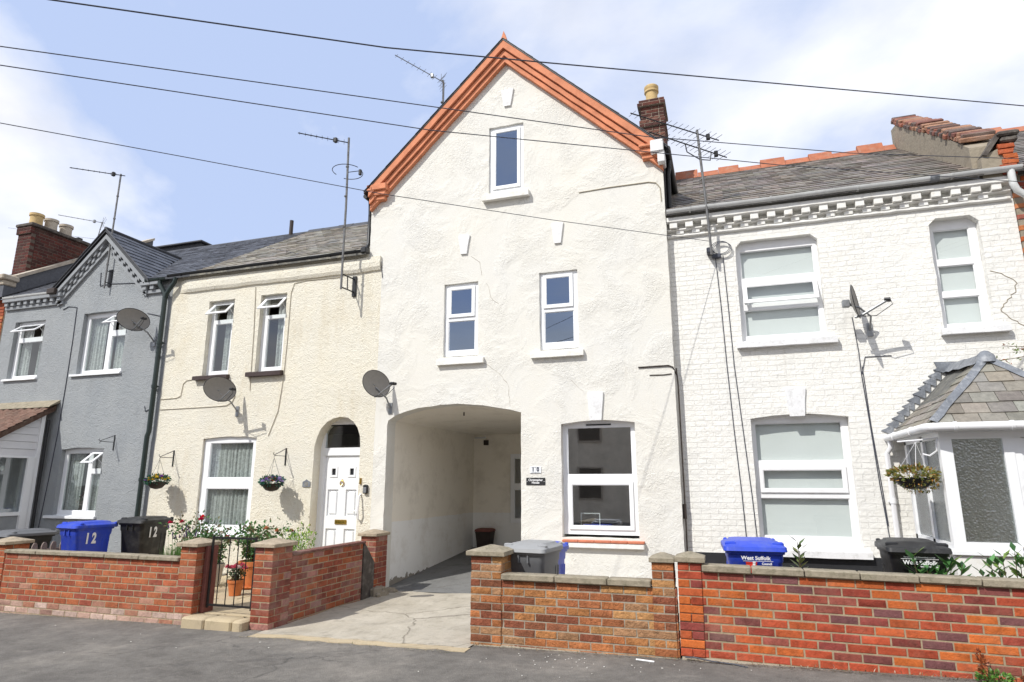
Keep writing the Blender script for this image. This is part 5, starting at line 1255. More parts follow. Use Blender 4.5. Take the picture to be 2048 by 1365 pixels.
mb = MB(); yy = -facey(.72, .56, .70, .98) - .012; SZ = .07
mb.hexa([(-.09, yy + .006, .65), (-.01, yy + .006, .665), (-.01, yy + .008, .665), (-.09, yy + .008, .65), (-.095, yy - .004, .80), (.03, yy - .004, .825), (.03, yy - .002, .825), (-.095, yy - .002, .80)]); mb.build('sticker', MT['sticker'], bb, True)
mb = MB(); mb.hexa([(-.035, yy + .000, .69), (-.012, yy + .000, .69), (-.012, yy + .002, .69), (-.035, yy + .002, .69), (-.025, yy - .007, .79), (.0, yy - .007, .79), (.0, yy - .005, .79), (-.025, yy - .005, .79)]); mb.build('sticker_tear', MT['letter'], bb, True)
b3, bb = wbin((-2.15, -2.28, -.02), radians(-6), 'grey bin with pale lid behind the rustic brick wall', 'greybin', 'greylid', .50, .60, 1.04)
mb = MB(); yy = -facey(.66, .50, .60, 1.04) - .002; mb.box(-.03, .03, yy - .003, yy + .01, .655, .66); mb.build('mark', MT['letter'], bb, True)
b4, bb = wbin((-2.23, -1.66, -.09), radians(-6), 'blue bin tucked behind the grey one under the window', 'blue', 'blue', .50, .60, 1.05)
b5, bb = wbin((-9.62, -1.75, .06), radians(-8), 'blue bin with large white number twelve on its side', 'blue', 'blue', .50, .62, 1.02)
def side_num(b, w, z, m='letter'):
    text('number', '1 2', .21, MT[m], b, (w * (.38 + .07 * (z - .06) / .72) + .010, -.06, z), (radians(93), 0, radians(90)), .001, bold=.010, sx=.62)
side_num(bb, .50, .74)
b6, bb = wbin((-9.10, -1.15, .06), radians(2), 'black bin with white number twelve beside the blue one', 'blackbin', 'blackbin', .50, .62, 1.07)
side_num(bb, .50, .80)
b7, bb = wbin((-11.35, -1.5, -.12), radians(-10), 'squat dark bin with dusty grey lid beyond the picket fence', 'blackbin', 'greybin', .62, .74, 1.02)

# ================================================================== satellite dishes
NZ = Vector((.955, -.29, .10)).normalized()
def dish(c, plate, label, wx=.31, wz=.225, n=NZ):
    c = Vector(c); plate = Vector(plate)
    root = empty('satellite_dish', plate, label, 'satellite dish', 'satellite dishes on the house fronts')
    n = n.normalized(); h = Vector((0, 0, 1)).cross(n).normalized(); v = n.cross(h)
    mb = MB(); NR, NA = 6, 28
    def P_(r, a, off): return c + h * (wx * r * cos(a)) + v * (wz * r * sin(a)) + n * (.055 * r * r - .03 + off)
    for side, off in ((0, 0), (1, -.006)):
        for i in range(NR):
            for k in range(NA):
                a0, a1 = 2 * pi * k / NA, 2 * pi * (k + 1) / NA; r0, r1 = i / NR, (i + 1) / NR
                q = [P_(r0, a0, off), P_(r1, a0, off), P_(r1, a1, off), P_(r0, a1, off)]
                if i == 0: mb.tri(q[0], q[1], q[2])
                else: mb.quad(*q)
    rf = mb.build('reflector', MT['dish'], root, recalc=False)
    mb = MB(); mb.tube([P_(1, 2 * pi * k / 36, -.003) for k in range(37)], .006, 6, cap=False); mb.build('rim', MT['dark'], rf, smooth=True)
    bot = c - v * (wz * .93) + n * .02; tip = c + n * .40 - v * .07
    mb = MB(); mb.tube([bot - n * .05, bot + n * .02, tip], .017, 8); mb.tube([c - n * .03, c - n * .09 - v * .04], .022, 8)
    mb.bbox(-.045, .045, -.045, .045, -.05, .05, .008) ; s = len(mb.v) - 32; mb.transform(Matrix.Translation(c - n * .10), s)
    back = c - n * .11
    mb.tube([back, Vector((back.x + (plate.x - back.x) * .5, back.y, back.z - .06)), Vector((plate.x, (back.y + plate.y) * .5, plate.z + .16)), plate + Vector((0, -.04, .04)), plate + Vector((0, -.01, 0))], .014, 8)
    mb.bbox(plate.x - .035, plate.x + .035, plate.y - .012, plate.y, plate.z - .09, plate.z + .10, .004)
    mb.build('bracket_arm', MT['alu'], root, smooth=True)
    mb = MB(); d = (c + n * .05 - tip).normalized(); mb.tube([tip - d * .02, tip + d * .05], .026, 10); mb.tube([tip + h * .045 - d * .02, tip + h * .045 + d * .05], .024, 10); mb.tube([tip - d * .02, tip - d * .03 - v * .07, bot + v * .02 + n * .2 - v * .06, bot], .005, 5); mb.build('receiver', MT['dark'], root, smooth=True)
    return root
dish((1.78, -.20, 4.03), (2.0, .14, 3.70), 'dish seen edge-on between the two upper windows of the white house')
dish((-5.42, -.34, 3.24), (-5.31, -.005, 2.86), 'dish at the left shoulder of the archway', wx=.30)
dish((-8.55, -.42, 3.28), (-8.48, -.005, 2.92), 'dish below the left upper window of the cream cottage')
dish((-10.85, -.40, 4.76), (-10.68, -.005, 4.38), 'dish on the grey house beside its right upper window')

# ================================================================== aerials
BD = Vector((-.72, -.69, 0)).normalized(); ED = Vector((-.69, .72, 0)).normalized()
def aerial(name, base, mast, booms, label, r=.017, extra=None, grp='television aerials on masts'):
    root = empty(name, base, label, 'aerial', grp)
    mb = MB(); mb.tube(mast, r, 8)
    for k in range(1, 5):
        a, b = Vector(mast[0]), Vector(mast[-1]); c = a + (b - a) * k / 5; mb.tube([c - Vector((0, 0, .012)), c + Vector((0, 0, .012))], r * 1.5, 6)
    mb.build('mast', MT['mast'], root, smooth=True)
    for (p, q, n, el, refl) in booms:
        p, q = Vector(p), Vector(q); d = (q - p).normalized(); e = Vector((0, 0, 1)).cross(d).normalized() if el[1] == 'h' else d.cross(Vector((0, 0, 1)).cross(d)).normalized()
        mb = MB(); mb.tube([p, q], .0095, 6)
        for i in range(n):
            c = p + (q - p) * ((i + .3) / n); l = el[0] * (.55 + .5 * i / n); mb.tube([c - e * l, c + e * l], .0042, 4)
        if refl:
            c = q - d * .06
            for s in (-1, 1):
                for t in (.05, .10, .15): mb.tube([c + Vector((0, 0, s * t)) - e * .14 + d * t * .4, c + Vector((0, 0, s * t)) + e * .14 + d * t * .4], .004, 4)
            mb.tube([c + Vector((0, 0, -.17)), c + Vector((0, 0, .17))], .006, 4)
        c = q - d * refl * .5 - d * .22; o = len(mb.v); mb.bbox(-.03, .03, -.03, .03, -.045, .045, .006); mb.transform(Matrix.Translation(c), o)
        mb.build('antenna', MT['blackmetal' if refl == 0 else 'alu'], root)
    if extra: extra(root)
    return root
def ex8(root):
    mb = MB()
    for k in range(3): mb.tube([(.13 + .13 * cos(a) + k * .015, .10, 5.12 + .10 * sin(a) - k * .012) for a in [2 * pi * i / 20 for i in range(21)]], .005, 5)
    mb.bbox(-.07, .02, -.02, .145, 5.02, 5.10, .01); mb.bbox(.0, .13, .08, .145, 4.96, 5.02, .008); mb.build('cable_coil', MT['cable'], root)
    mb = MB(); mb.tube([(-.27, -.33, 6.69), (-.25, -.3, 6.56), (-.07, -.11, 6.50), (.08, .04, 6.54), (.10, .06, 6.67)], .009, 6); mb.build('cradle', MT['blackmetal'], root, smooth=True)
aerial('television_aerial', (-.02, .1, 5.0), [(.0, -.02, 4.98), (-.02, -.07, 5.6), (-.085, -.12, 7.0)], [((-.99, -.99, 6.95), (.23, .18, 6.93), 16, (.15, 'h'), 0), ((-.76, -.78, 6.72), (.33, .28, 6.67), 16, (.15, 'h'), 0)], 'mast with two toothed yagi aerials on the white brick house', .019, ex8)
def ex12(root):
    mb = MB()
    for s, a0, a1 in ((0, .2, 2.4), (.02, 3.0, 6.0)): mb.tube([(-6.20 + .27 * cos(a), -.35 + .27 * sin(a), 7.17 + s) for a in [a0 + (a1 - a0) * k / 24 for k in range(25)]], .007, 5)
    mb.tube([(-6.20, -.35, 7.17), (-5.95, -.33, 7.17)], .007, 5); mb.bbox(-5.97, -5.92, -.36, -.31, 7.08, 7.19, .008); mb.build('halo', MT['blackmetal'], root, smooth=True)
    mb = MB(); mb.tube([(-6.18, -.35, 5.22), (-6.16, -.2, 5.22), (-6.14, -.02, 5.22)], .012, 6); mb.tube([(-6.18, -.35, 4.98), (-6.16, -.2, 4.98), (-6.14, -.02, 4.98)], .012, 6); mb.bbox(-6.18, -6.10, -.03, -.0, 4.90, 5.28, .004); mb.tube([(-6.17, -.2, 5.22), (-6.16, -.2, 4.98)], .01, 6); mb.build('wall_bracket', MT['dark'], root)
aerial('television_aerial', (-6.19, -.35, 4.95), [(-6.19, -.35, 4.95), (-6.19, -.35, 6.5), (-6.21, -.36, 7.86)], [((-6.86, -.97, 7.74), (-6.22, -.37, 7.76), 9, (.05, 'v'), .0)], 'tall mast with ring aerial bracketed to the cream cottage wall', .020, ex12)
def exg(root):
    mb = MB(); mb.tube([(-12.12, -.1, 6.0), (-12.1, -.04, 6.0), (-12.1, 0.0, 6.0)], .01, 6); mb.tube([(-12.12, -.1, 5.75), (-12.1, 0, 5.75)], .01, 6); mb.bbox(-12.15, -12.06, -.03, 0, 5.68, 6.05, .004); mb.build('wall_bracket', MT['dark'], root)
aerial('television_aerial', (-12.12, -.1, 5.6), [(-12.13, -.1, 5.62), (-12.12, -.1, 8.22)], [((-12.78, -.75, 8.16), (-12.05, -.05, 8.19), 10, (.03, 'v'), 0)], 'thin dark mast fixed to the little gable of the grey house', .018, exg)
aerial('television_aerial', (-5.2, 1.5, 7.4), [(-5.2, 1.5, 7.4), (-5.2, 1.5, 10.0), (-5.215, 1.48, 10.06)], [((-5.88, .59, 10.20), (-5.2, 1.5, 10.02), 9, (.11, 'h'), .12)], 'aerial above the left slope of the orange-trimmed gable', .024)
aerial('television_aerial', (-17.2, 3.3, 8.0), [(-17.2, 3.3, 8.0), (-17.1, 3.4, 9.2)], [((-17.9, 2.65, 9.22), (-17.05, 3.45, 9.17), 8, (.07, 'h'), .1)], 'small distant aerial right of the three chimney pots', .014)

# ================================================================== brackets and hanging baskets
def bracket(x, z, label, y=0, l=.30):
    root = empty('basket_bracket', (x, y, z), label, 'bracket', 'iron basket brackets')
    mb = MB(); mb.box(x - .012, x + .012, y - .008, y, z - .16, z + .14); mb.tube([(x, y - .01, z), (x, y - l, z)], .006, 6); mb.tube([(x, y - .01, z + .13), (x, y - l * .5, z + .07), (x, y - l + .01, z + .015), (x, y - l - .02, z + .015), (x, y - l - .03, z + .035), (x, y - l - .015, z + .05)], .006, 6)
    mb.tube([(x, y - l + .02, z), (x, y - l - .01, z - .02), (x, y - l + .0, z - .045)], .004, 5); mb.build('arm', MT['blackmetal'], root); return root
bracket(-7.345, 2.10, 'black bracket right of the cream cottage ground window')
bracket(-9.86, 2.10, 'black bracket between the dark downpipe and the ground window')
bracket(-11.39, 2.42, 'black bracket holding nothing, right of the grey house ground window')
def basket(c, hook, label, pal, fl, bowl='wood', rad=.165, chain='blackmetal', dry=False):
    c = Vector(c); root = empty('hanging_basket', c, label, 'hanging basket', 'hanging baskets of flowers')
    mb = MB(); mb.lathe([(.02, -.13), (rad * .55, -.11), (rad * .88, -.05), (rad, 0), (rad * .95, .0), (rad * .5, -.02)], c, 18); mb.build('bowl', MT[bowl], root, smooth=True)
    mb = MB()
    for k in range(3): a = 2.1 * k + .4; mb.tube([c + Vector((rad * cos(a), rad * sin(a), 0)), Vector(hook)], .0028, 4)
    mb.build('chain', MT[chain], root)
    mb = MB(); clump(mb, c + Vector((0, 0, .03)), (rad * 1.18, rad * 1.18, .09), 420, .05, pal, zbias=.1)
    if dry:
        clump(mb, c + Vector((.04, -.08, -.06)), (rad * .9, rad * .7, .10), 260, .03, pal, zbias=-.6)
    mb.build('foliage', MT['leaf'], root)
    if fl:
        mb = MB()
        for i in range(34):
            a = R.uniform(0, 2 * pi); r_ = rad * 1.15 * sqrt(R.random()); col = R.choice(fl); flower(mb, c + Vector((r_ * cos(a), r_ * sin(a), .06 + .05 * (1 - r_ / rad) + R.uniform(-.03, .03))), .036, col, 6)
        mb.build('flowers', MT['petal'], root)
    return root
GRN = [(.03, .14, .08), (.05, .18, .10), (.03, .11, .09)]
basket((-7.345, -.31, 1.63), (-7.345, -.30, 2.06), 'basket of purple and lilac pansies left of the white door', GRN, [(.30, .10, .50), (.42, .22, .62), (.55, .45, .75), (.60, .22, .12)], 'wood')
basket((-9.86, -.31, 1.66), (-9.86, -.30, 2.06), 'basket of yellow and mauve pansies beside the dark downpipe', GRN, [(.75, .50, .03), (.80, .62, .08), (.40, .18, .58)], 'wood')
basket((1.92, -1.40, 1.70), (1.98, -1.42, 2.08), 'dry brown basket hanging at the glazed porch corner', [(.30, .24, .06), (.22, .22, .05), (.38, .20, .05), (.14, .17, .04)], None, 'dark', .20, 'whitepipe', True)
root = empty('porch_bracket', (2.12, -1.45, 2.1), 'white scrolled bracket on the porch corner post', 'bracket', 'iron basket brackets')
mb = MB(); mb.tube([(2.17, -1.46, 2.12), (2.0, -1.44, 2.10), (1.86, -1.2, 2.10)], .010, 6); mb.tube([(2.17, -1.5, 2.12), (2.14, -1.56, 2.06), (2.14, -1.54, 1.98), (2.08, -1.5, 1.93), (2.03, -1.45, 1.95)], .009, 6); mb.build('scroll', MT['whitepipe'], root, smooth=True)

# ================================================================== signs
t = empty('number_plate', (-2.775, 0, 1.84), 'white ceramic house number ten above the name plate', 'sign')
mb = MB()
for k in range(2): mb.bbox(-2.865 + k * .09, -2.777 + k * .09, -.012, .0, 1.785, 1.885, .003)
mb.build('plate', MT['platewhite'], t)
text('number', '1', .085, MT['ink'], t, (-.038, -.0135, .0), ext=.001, bold=.004, sx=.9); text('number', '0', .085, MT['ink'], t, (.038, -.0135, .0), ext=.001, bold=.004, sx=.9)
mb = MB()
for z in (1.793, 1.875): mb.box(-2.84, -2.71, -.0135, -.012, z, z + .004)
mb.build('border', MT['ink'], t)
t = empty('name_plate', (-2.775, 0, 1.665), 'small black slate house name plate below the number', 'sign')
mb = MB(); mb.bbox(-2.925, -2.625, -.012, .0, 1.61, 1.718, .004); mb.build('plate', MT['plateblack'], t)
text('lettering', 'Christopher\nHouse', .046, MT['letter'], t, (0, -.0135, .0), ext=.0008, bold=.0012, sx=1.0)
mb = MB()
for x in (-2.91, -2.64): mb.tube([(x, -.011, 1.664), (x, -.015, 1.664)], .005, 8)
mb.build('screw', MT['letter'], t)
t = empty('number_plate', (-6.875, 0, 1.63), 'dark arched house number twelve beside the white door', 'sign')
mb = MB(); mb.prism([(-6.95, 1.575), (-6.80, 1.575), (-6.80, 1.66), (-6.84, 1.675), (-6.875, 1.70), (-6.91, 1.675), (-6.95, 1.66)], -.014, 0); mb.build('plate', MT['lead'], t)
text('number', '12', .075, MT['cope'], t, (0, -.016, -.01), ext=.001, bold=.002)
t = empty('key_safe', (-5.70, 0, 1.55), 'small grey and black key safe right of the white door', 'key safe')
mb = MB(); mb.bbox(-5.745, -5.665, -.045, 0, 1.47, 1.61, .008); mb.build('case', MT['dark'], t); mb = MB(); mb.bbox(-5.735, -5.675, -.055, -.046, 1.48, 1.575, .004); mb.build('cover', MT['alu'], t)
t = empty('grab_rail', (-5.83, 0, 1.25), 'white curved grab rail fixed beside the white door', 'rail')
mb = MB(); mb.tube([(-5.80, -.0, 1.46), (-5.80, -.05, 1.43), (-5.79, -.09, 1.2), (-5.80, -.05, 1.06), (-5.80, 0, 1.04)], .014, 8); mb.build('tube', MT['whitepipe'], t, smooth=True)
mb = MB(); mb.box(-5.87 + .04, -5.80, -.02, 0, 1.62, 1.72); mb.build('bell_push', MT['brass'], t)

# ================================================================== pots and plants
def pot(x, y, z, r, h, m, label, saucer=False):
    root = empty('plant_pot', (x, y, z), label, 'plant pot', 'potted plants inside the gate')
    mb = MB(); mb.lathe([(r * .68, 0), (r * .92, h * .82), (r, h * .82), (r * 1.02, h), (r * .92, h), (r * .88, h * .9)], (x, y, z + (.015 if saucer else 0)), 22)
    if saucer: mb.lathe([(r * .8, 0), (r * .95, .03), (r * .9, .035)], (x, y, z), 20)
    mb.build('pot', MT[m], root, smooth=True)
    mb = MB(); mb.lathe([(.01, h * .91), (r * .9, h * .91)], (x, y, z), 14, cap=False); mb.build('soil', MT['soil'], root)
    return root
def rose(root, x, y, z, h, spread, n, pal, fl=None, nf=0, l=.055, stems=7):
    mb = MB(); lb = MB(); fb = MB(); tips = []
    for k in range(stems):
        a = R.uniform(0, 2 * pi); d = spread * R.uniform(.3, 1); p = [Vector((x, y, z))]
        for s in range(1, 5): t = s / 4; p.append(Vector((x + cos(a) * d * t + R.uniform(-.02, .02), y + sin(a) * d * t + R.uniform(-.02, .02), z + h * t * R.uniform(.85, 1.05))))
        mb.tube(p, [.006, .005, .004, .003, .002], 5); tips.append(p[-1])
        for i in range(n // stems):
            t = R.uniform(.15, 1) * 4; s = min(3, int(t)); c = p[s] + (p[s + 1] - p[s]) * (t - s); dd = rv().normalized() + Vector((0, 0, .3)); q = c + dd.normalized() * R.uniform(.01, spread * .4)
            kk = R.uniform(.6, 1.3); leaf(lb, q, dd + rv() * .3, rv().normalized(), l * R.uniform(.6, 1.2), l * .6, tuple(v * kk for v in R.choice(pal)))
    mb.build('stem', MT['wood'], root); lb.build('foliage', MT['leaf'], root)
    if fl:
        for i in range(nf):
            fb = MB(); flower(fb, tips[i % len(tips)] + Vector((0, 0, .02)) + rv() * .02, .045, R.choice(fl), 8); fb.build('flower', MT['petal'], root)
ROSE = [(.09, .22, .07), (.13, .29, .09), (.17, .14, .06), (.07, .16, .06)]
PZ = .08
p1 = pot(-6.78, -1.62, PZ, .115, .21, 'pot', 'small terracotta pot of pink flowers just inside the gate')
rose(p1, -6.78, -1.62, PZ + .17, .20, .14, 380, [(.10, .18, .06), (.16, .10, .05), (.06, .12, .05)], [(.70, .15, .22), (.75, .65, .6), (.5, .08, .1)], 10, .035, 10)
p2 = pot(-7.02, -1.0, PZ, .215, .38, 'pot', 'big terracotta pot with saucer holding a rose bush', True)
rose(p2, -7.02, -1.0, PZ + .34, .50, .36, 900, ROSE, [(.5, .05, .04), (.75, .35, .2)], 3, .07, 10)
p3 = pot(-7.72, -1.05, PZ, .16, .33, 'potgrey', 'pale grey pot with a rose bush left of the terracotta ones')
rose(p3, -7.72, -1.05, PZ + .3, .48, .32, 800, ROSE, [(.72, .06, .16), (.8, .75, .7)], 5, .06, 9)
p4 = pot(-7.95, -1.35, PZ, .15, .36, 'pot', 'terracotta pot with red roses mostly hidden by the left pier')
rose(p4, -7.95, -1.35, PZ + .32, .68, .42, 650, ROSE, [(.78, .015, .02), (.62, .02, .10)], 4, .06, 8)
rt = empty('green_shrub', (-6.35, -.8, .05), 'bright yellow-green shrub behind the right gate pier', 'plant')
mb = MB(); lb = MB()
for k in range(26):
    a = R.uniform(0, 2 * pi); d = R.uniform(.05, .34); top = Vector((-6.35 + cos(a) * d, -.85 + sin(a) * d * .7, R.uniform(.68, 1.0))); base = Vector((-6.35 + cos(a) * d * .4, -.85, .05)); mb.tube([base, (base + top) / 2 + rv() * .02, top], .004, 4)
    for i in range(36):
        t = R.uniform(.3, 1.02); c = base + (top - base) * t; kk = R.uniform(.7, 1.25); leaf(lb, c, rv() + Vector((0, 0, .8)), rv().normalized(), .06, .022, tuple(v * kk for v in R.choice([(.26, .44, .05), (.36, .52, .08), (.16, .30, .05)])))
mb.build('stem', MT['leaf'], rt); lb.build('foliage', MT['leaf'], rt)
rt = empty('rose_bush', (-6.85, -.5, .05), 'leggy rose with dark red bloom against the cottage wall', 'plant'); rose(rt, -6.80, -.55, .05, .92, .34, 650, ROSE, [(.45, .03, .05)], 1, .055, 8)
rt = empty('lavender', (-7.6, -1.9, .05), 'tufted grassy lavender left of the gate pier', 'plant')
mb = MB(); fb = MB()
for k in range(420):
    a = R.uniform(0, 2 * pi); r_ = R.uniform(.02, .22); b = Vector((-7.60 + cos(a) * r_ * .5, -1.9 + sin(a) * r_ * .5, .05)); tp = b + Vector((cos(a) * r_ * .7, sin(a) * r_ * .7, R.uniform(.5, .76))); kk = R.uniform(.6, 1.3); m_ = (b + tp) / 2 + Vector((0, 0, .05)); s = Vector((.004, .003, 0)); mb.add([b - s, b + s, m_ + s, m_ - s, tp], [(0, 1, 2, 3), (3, 2, 4)], tuple(v * kk for v in (.12, .24, .06)))
for k in range(16):
    x = -7.58 + R.uniform(-.22, .25); y = -1.9 + R.uniform(-.1, .1); h = R.uniform(.84, 1.0); mb.tube([(x * .6 - 7.58 * .4, y, .3), (x, y, h)], .002, 3, (.2, .24, .12)); fb.lathe([(.003, 0), (.009, .015), (.006, .05), (.001, .06)], (x, y, h - .01), 5, (.10, .06, .16))
mb.build('blades', MT['leaf'], rt); fb.build('flower_spike', MT['petal'], rt)
def laurel(x, y, z, label, stems, l=.11, seedz=0, lean=0, pal=None):
    pal = pal or [(.05, .14, .04), (.08, .20, .05), (.10, .24, .08), (.20, .30, .07)]
    root = empty('laurel_bush', (x, y, z), label, 'plant'); mb = MB(); lb = MB()
    for (dx, dy, h, n) in stems:
        p = Vector((x + dx * .3, y, z)); q = Vector((x + dx, y + dy, z + h)); m_ = (p + q) / 2 + Vector((dx * .1, 0, .03)); mb.tube([p, m_, q], [.007, .005, .003], 5, (.12, .09, .05))
        for i in range(n):
            t = .2 + .8 * i / (n - 1); c = p + (m_ - p) * (t * 2) if t < .5 else m_ + (q - m_) * (t * 2 - 1)
            a = i * 2.4 + R.uniform(-.4, .4); d = Vector((cos(a), sin(a) * .8, .35 + .5 * t)).normalized(); kk = R.uniform(.65, 1.35); leaf(lb, c, d, Vector((0, 0, 1)), l * R.uniform(.75, 1.15), l * .42, tuple(v * kk for v in R.choice(pal)), .08)
    mb.build('stem', MT['leaf'], root); lb.build('foliage', MT['glossleaf'], root); return root
laurel(.60, -2.5, .3, 'upright pinnate seedling between the blue bin and the window', [(0, 0, .78, 18), (.01, .01, .70, 14)], .115, pal=[(.12, .16, .05), (.18, .20, .07), (.10, .18, .05)])
laurel(1.66, -2.55, .35, 'glossy laurel with broad leaves in front of the black bin', [(-.10, 0, .64, 14), (.0, 0, .52, 12), (.08, 0, .50, 12), (.2, .02, .58, 14), (.28, 0, .58, 14), (.16, 0, .54, 12)], .17)
laurel(2.30, -2.52, .35, 'glossy green bush above the coping at the right edge', [(-.14, 0, .62, 18), (-.08, 0, .58, 16), (-.04, 0, .66, 18), (.06, 0, .70, 20), (.10, .02, .64, 18), (.14, .02, .74, 18), (.26, 0, .66, 18), (.36, 0, .64, 16), (-.22, 0, .54, 14)], .115)
rt = empty('climbing_sprig', (3.6, 0, 3.1), 'thin climbing sprig reaching in above the glazed porch', 'plant'); mb = MB(); lb = MB()
for k in range(5):
    a = Vector((3.95, -.12, 3.15 + .03 * k)); b = Vector((3.30 + .10 * k, -.10, 3.24 + R.uniform(-.12, .10))); mb.tube([a, (a + b) / 2 + Vector((0, 0, .04)), b], .0035, 4, (.2, .12, .06))
    for i in range(26):
        c = a + (b - a) * R.uniform(.1, 1) + rv() * .04; kk = R.uniform(.7, 1.3); leaf(lb, c, rv(), rv().normalized(), .05, .02, tuple(v * kk for v in R.choice([(.16, .24, .06), (.34, .10, .05), (.22, .26, .10)])))
mb.build('stem', MT['leaf'], rt); lb.build('foliage', MT['leaf'], rt)
rt = empty('weed', (1.9, -2.92, .07), 'rusty dock weed with green base against the red wall', 'plant'); mb = MB()
clump(mb, (1.93, -2.96, .10), (.12, .06, .05), 260, .035, [(.12, .28, .05), (.18, .36, .07), (.07, .18, .04)])
clump(mb, (1.87, -2.93, .21), (.03, .02, .10), 140, .03, [(.45, .14, .05), (.30, .09, .04), (.5, .2, .08)])
clump(mb, (2.12, -2.95, .09), (.08, .04, .03), 60, .035, [(.35, .12, .07), (.3, .18, .08)]); mb.build('foliage', MT['leaf'], rt)
# dry weeds and grit along the wall foot
mb = MB()
for i in range(700):
    x = R.uniform(.1, 2.3) if R.random() < .6 else R.uniform(-2.6, .1); y = -2.90 - abs(R.gauss(0, .035)); z = gz(x) + .012; kk = R.uniform(.5, 1.2); leaf(mb, Vector((x, y, z)), Vector((R.uniform(-1, 1), R.uniform(-1, .3), R.uniform(0, .5))), Vector((0, 0, 1)), R.uniform(.015, .05), .008, tuple(v * kk for v in R.choice([(.34, .25, .13), (.42, .33, .2), (.25, .12, .06), (.12, .16, .05), (.5, .45, .35)])))
for i in range(500):
    x = R.uniform(-10, -2.7); y = (-2.9 if x < -5.3 else -3.2) - abs(R.gauss(0, .03)); z = gz(x) + .01; kk = R.uniform(.5, 1.2); leaf(mb, Vector((x, y, z)), Vector((R.uniform(-1, 1), R.uniform(-1, .3), R.uniform(0, .3))), Vector((0, 0, 1)), R.uniform(.01, .04), .008, tuple(v * kk for v in R.choice([(.34, .27, .15), (.5, .42, .28), (.16, .18, .07)])))
struct(mb.build('debris', MT['leaf']), 'stuff')
mb = MB()
for i in range(60):
    x, y = R.gauss(-1.35, .55), R.gauss(-3.25, .22)
    if i > 38: x, y = R.uniform(-9, 2), R.uniform(-4.6, -3.1)
    if y > -2.95: y = -3.1
    s = R.uniform(.003, .008); o = len(mb.v); mb.bbox(-s, s, -s * .7, s * .7, 0, .004, .001); mb.transform(Matrix.Translation((x, y, gz(x) + .006)) @ Matrix.Rotation(R.uniform(0, 3), 4, 'Z'), o)
struct(mb.build('litter', MT['oldpaper']), 'stuff')
mb = MB(); mb.tube([(-.93, -3.02, gz(-1) + .012), (-.76, -3.05, gz(-1) + .012)], .008, 6); tag(mb.build('paper_stick', MT['letter']), 'thin white stick lying on the pavement by the rustic wall', 'litter')
mb = MB(); secs = []
for k in range(17):
    t = k / 16; ww = .16 * sin(pi * t) + .01; x = -5.35 + 1.0 * t - .0; secs.append([(x, -5.42 + .35 * t - ww, gz(x) + .003), (x, -5.42 + .35 * t, gz(x) + .010 + .004 * sin(k * 2)), (x, -5.42 + .35 * t + ww * R.uniform(.6, 1), gz(x) + .003)])
mb.loft(secs, cap=False, closed=False); struct(mb.build('pavement_patch', MT['soil']), 'structure')
# black cable on the ground by the right wall
mb = MB(); mb.tube([(-.49, -2.90, .06), (-.40, -2.91, .065), (-.25, -2.93, .05), (-.05, -2.95, .045), (.05, -3.0, .04)], .007, 6); tag(mb.build('loose_cable', MT['cable'], smooth=True), 'black cable trailing from the corner of the red wall', 'cable')
# log basket at the end of the passage
t = empty('storage_tub', (-5.0, 3.5, .26), 'dark brown tub standing at the end of the passage', 'tub')
mb = MB(); mb.loft([rr(.26, .3, .05, .25), rr(.34, .36, .06, .60), rr(.36, .38, .06, .62), rr(.33, .34, .06, .64)]); mb.transform(Matrix.Translation((-4.96, 3.62, .0))); mb.build('tub_body', MT['wood'], t, smooth=True)
mb = MB(); mb.loft([rr(.37, .39, .06, .64), rr(.36, .38, .06, .68), rr(.28, .3, .06, .70)]); mb.transform(Matrix.Translation((-4.96, 3.62, .0))); mb.build('lid', MT['redpost'], t, smooth=True)
# photo frame on the window ledge of 10
t = empty('picture_frame', (-2.02, .3, 1.0), 'small white picture frame standing inside the ground window', 'frame')
mb = MB(); ring(mb, -2.16, -1.86, 1.0, 1.20, .016, .30, .312); mb.build('surround', MT['upvc'], t); mb = MB(); mb.box(-2.2, -1.4, .24, .36, .96, .995); mb.build('ledge', MT['inside'], t)

# ================================================================== overhead cables
def line(name, pts, r, label, sag=.0, grp='overhead cables'):
    P_ = [Vector(p) for p in pts]; out = []
    d0 = (P_[0] - P_[1]).normalized(); d1 = (P_[-1] - P_[-2]).normalized()
    mb = MB(); mb.tube(P_, r, 6); return tag(mb.build(name, MT['cable']), label, 'cable', grp)
def ext(p, q, k): p, q = Vector(p), Vector(q); return tuple(p + (p - q) * k)
def splice(pts, k0, k1):
    a = ext(pts[0], pts[1], k0); a = (a[0], a[1], a[2] + .25 * k0); b = ext(pts[-1], pts[-2], k1); return [a] + list(pts) + [b]
A_ = [(-4.66, -6.67, 5.24), (-2.55, -5.28, 5.32), (-1.3, -4.46, 5.45), (3.62, -1.22, 5.99)]
line('overhead_cable', splice(A_, 1.2, .5), .0062, 'thickest cable, crossing just below the top of the picture')
B_ = [(-4.89, -6.79, 4.80), (-3.13, -5.62, 4.83), (-.52, -3.89, 4.87), (1.46, -2.58, 5.04), (5.5, .1, 5.6)]
line('overhead_cable', splice(B_, 1.2, .01), .0042, 'second cable down, passing the top of the small gable window')
C_ = [(-4.99, -6.71, 4.72), (-2.3, -4.88, 4.71), (.75, -2.8, 4.91), (3.65, -.82, 5.2), (5.0, .1, 5.35)]
line('overhead_cable', splice(C_, 1.2, .01), .0042, 'third cable down, crossing the middle of the small gable window')
D_ = [(-6.19, -5.95, 4.91), (-5.04, -4.86, 4.92), (-3.61, -3.49, 4.93), (-1.98, -1.94, 5.02), (-.01, -.02, 5.19)]
line('overhead_cable', splice(D_, 1.8, 0.001), .0042, 'lowest cable, ending at the mast on the white house')
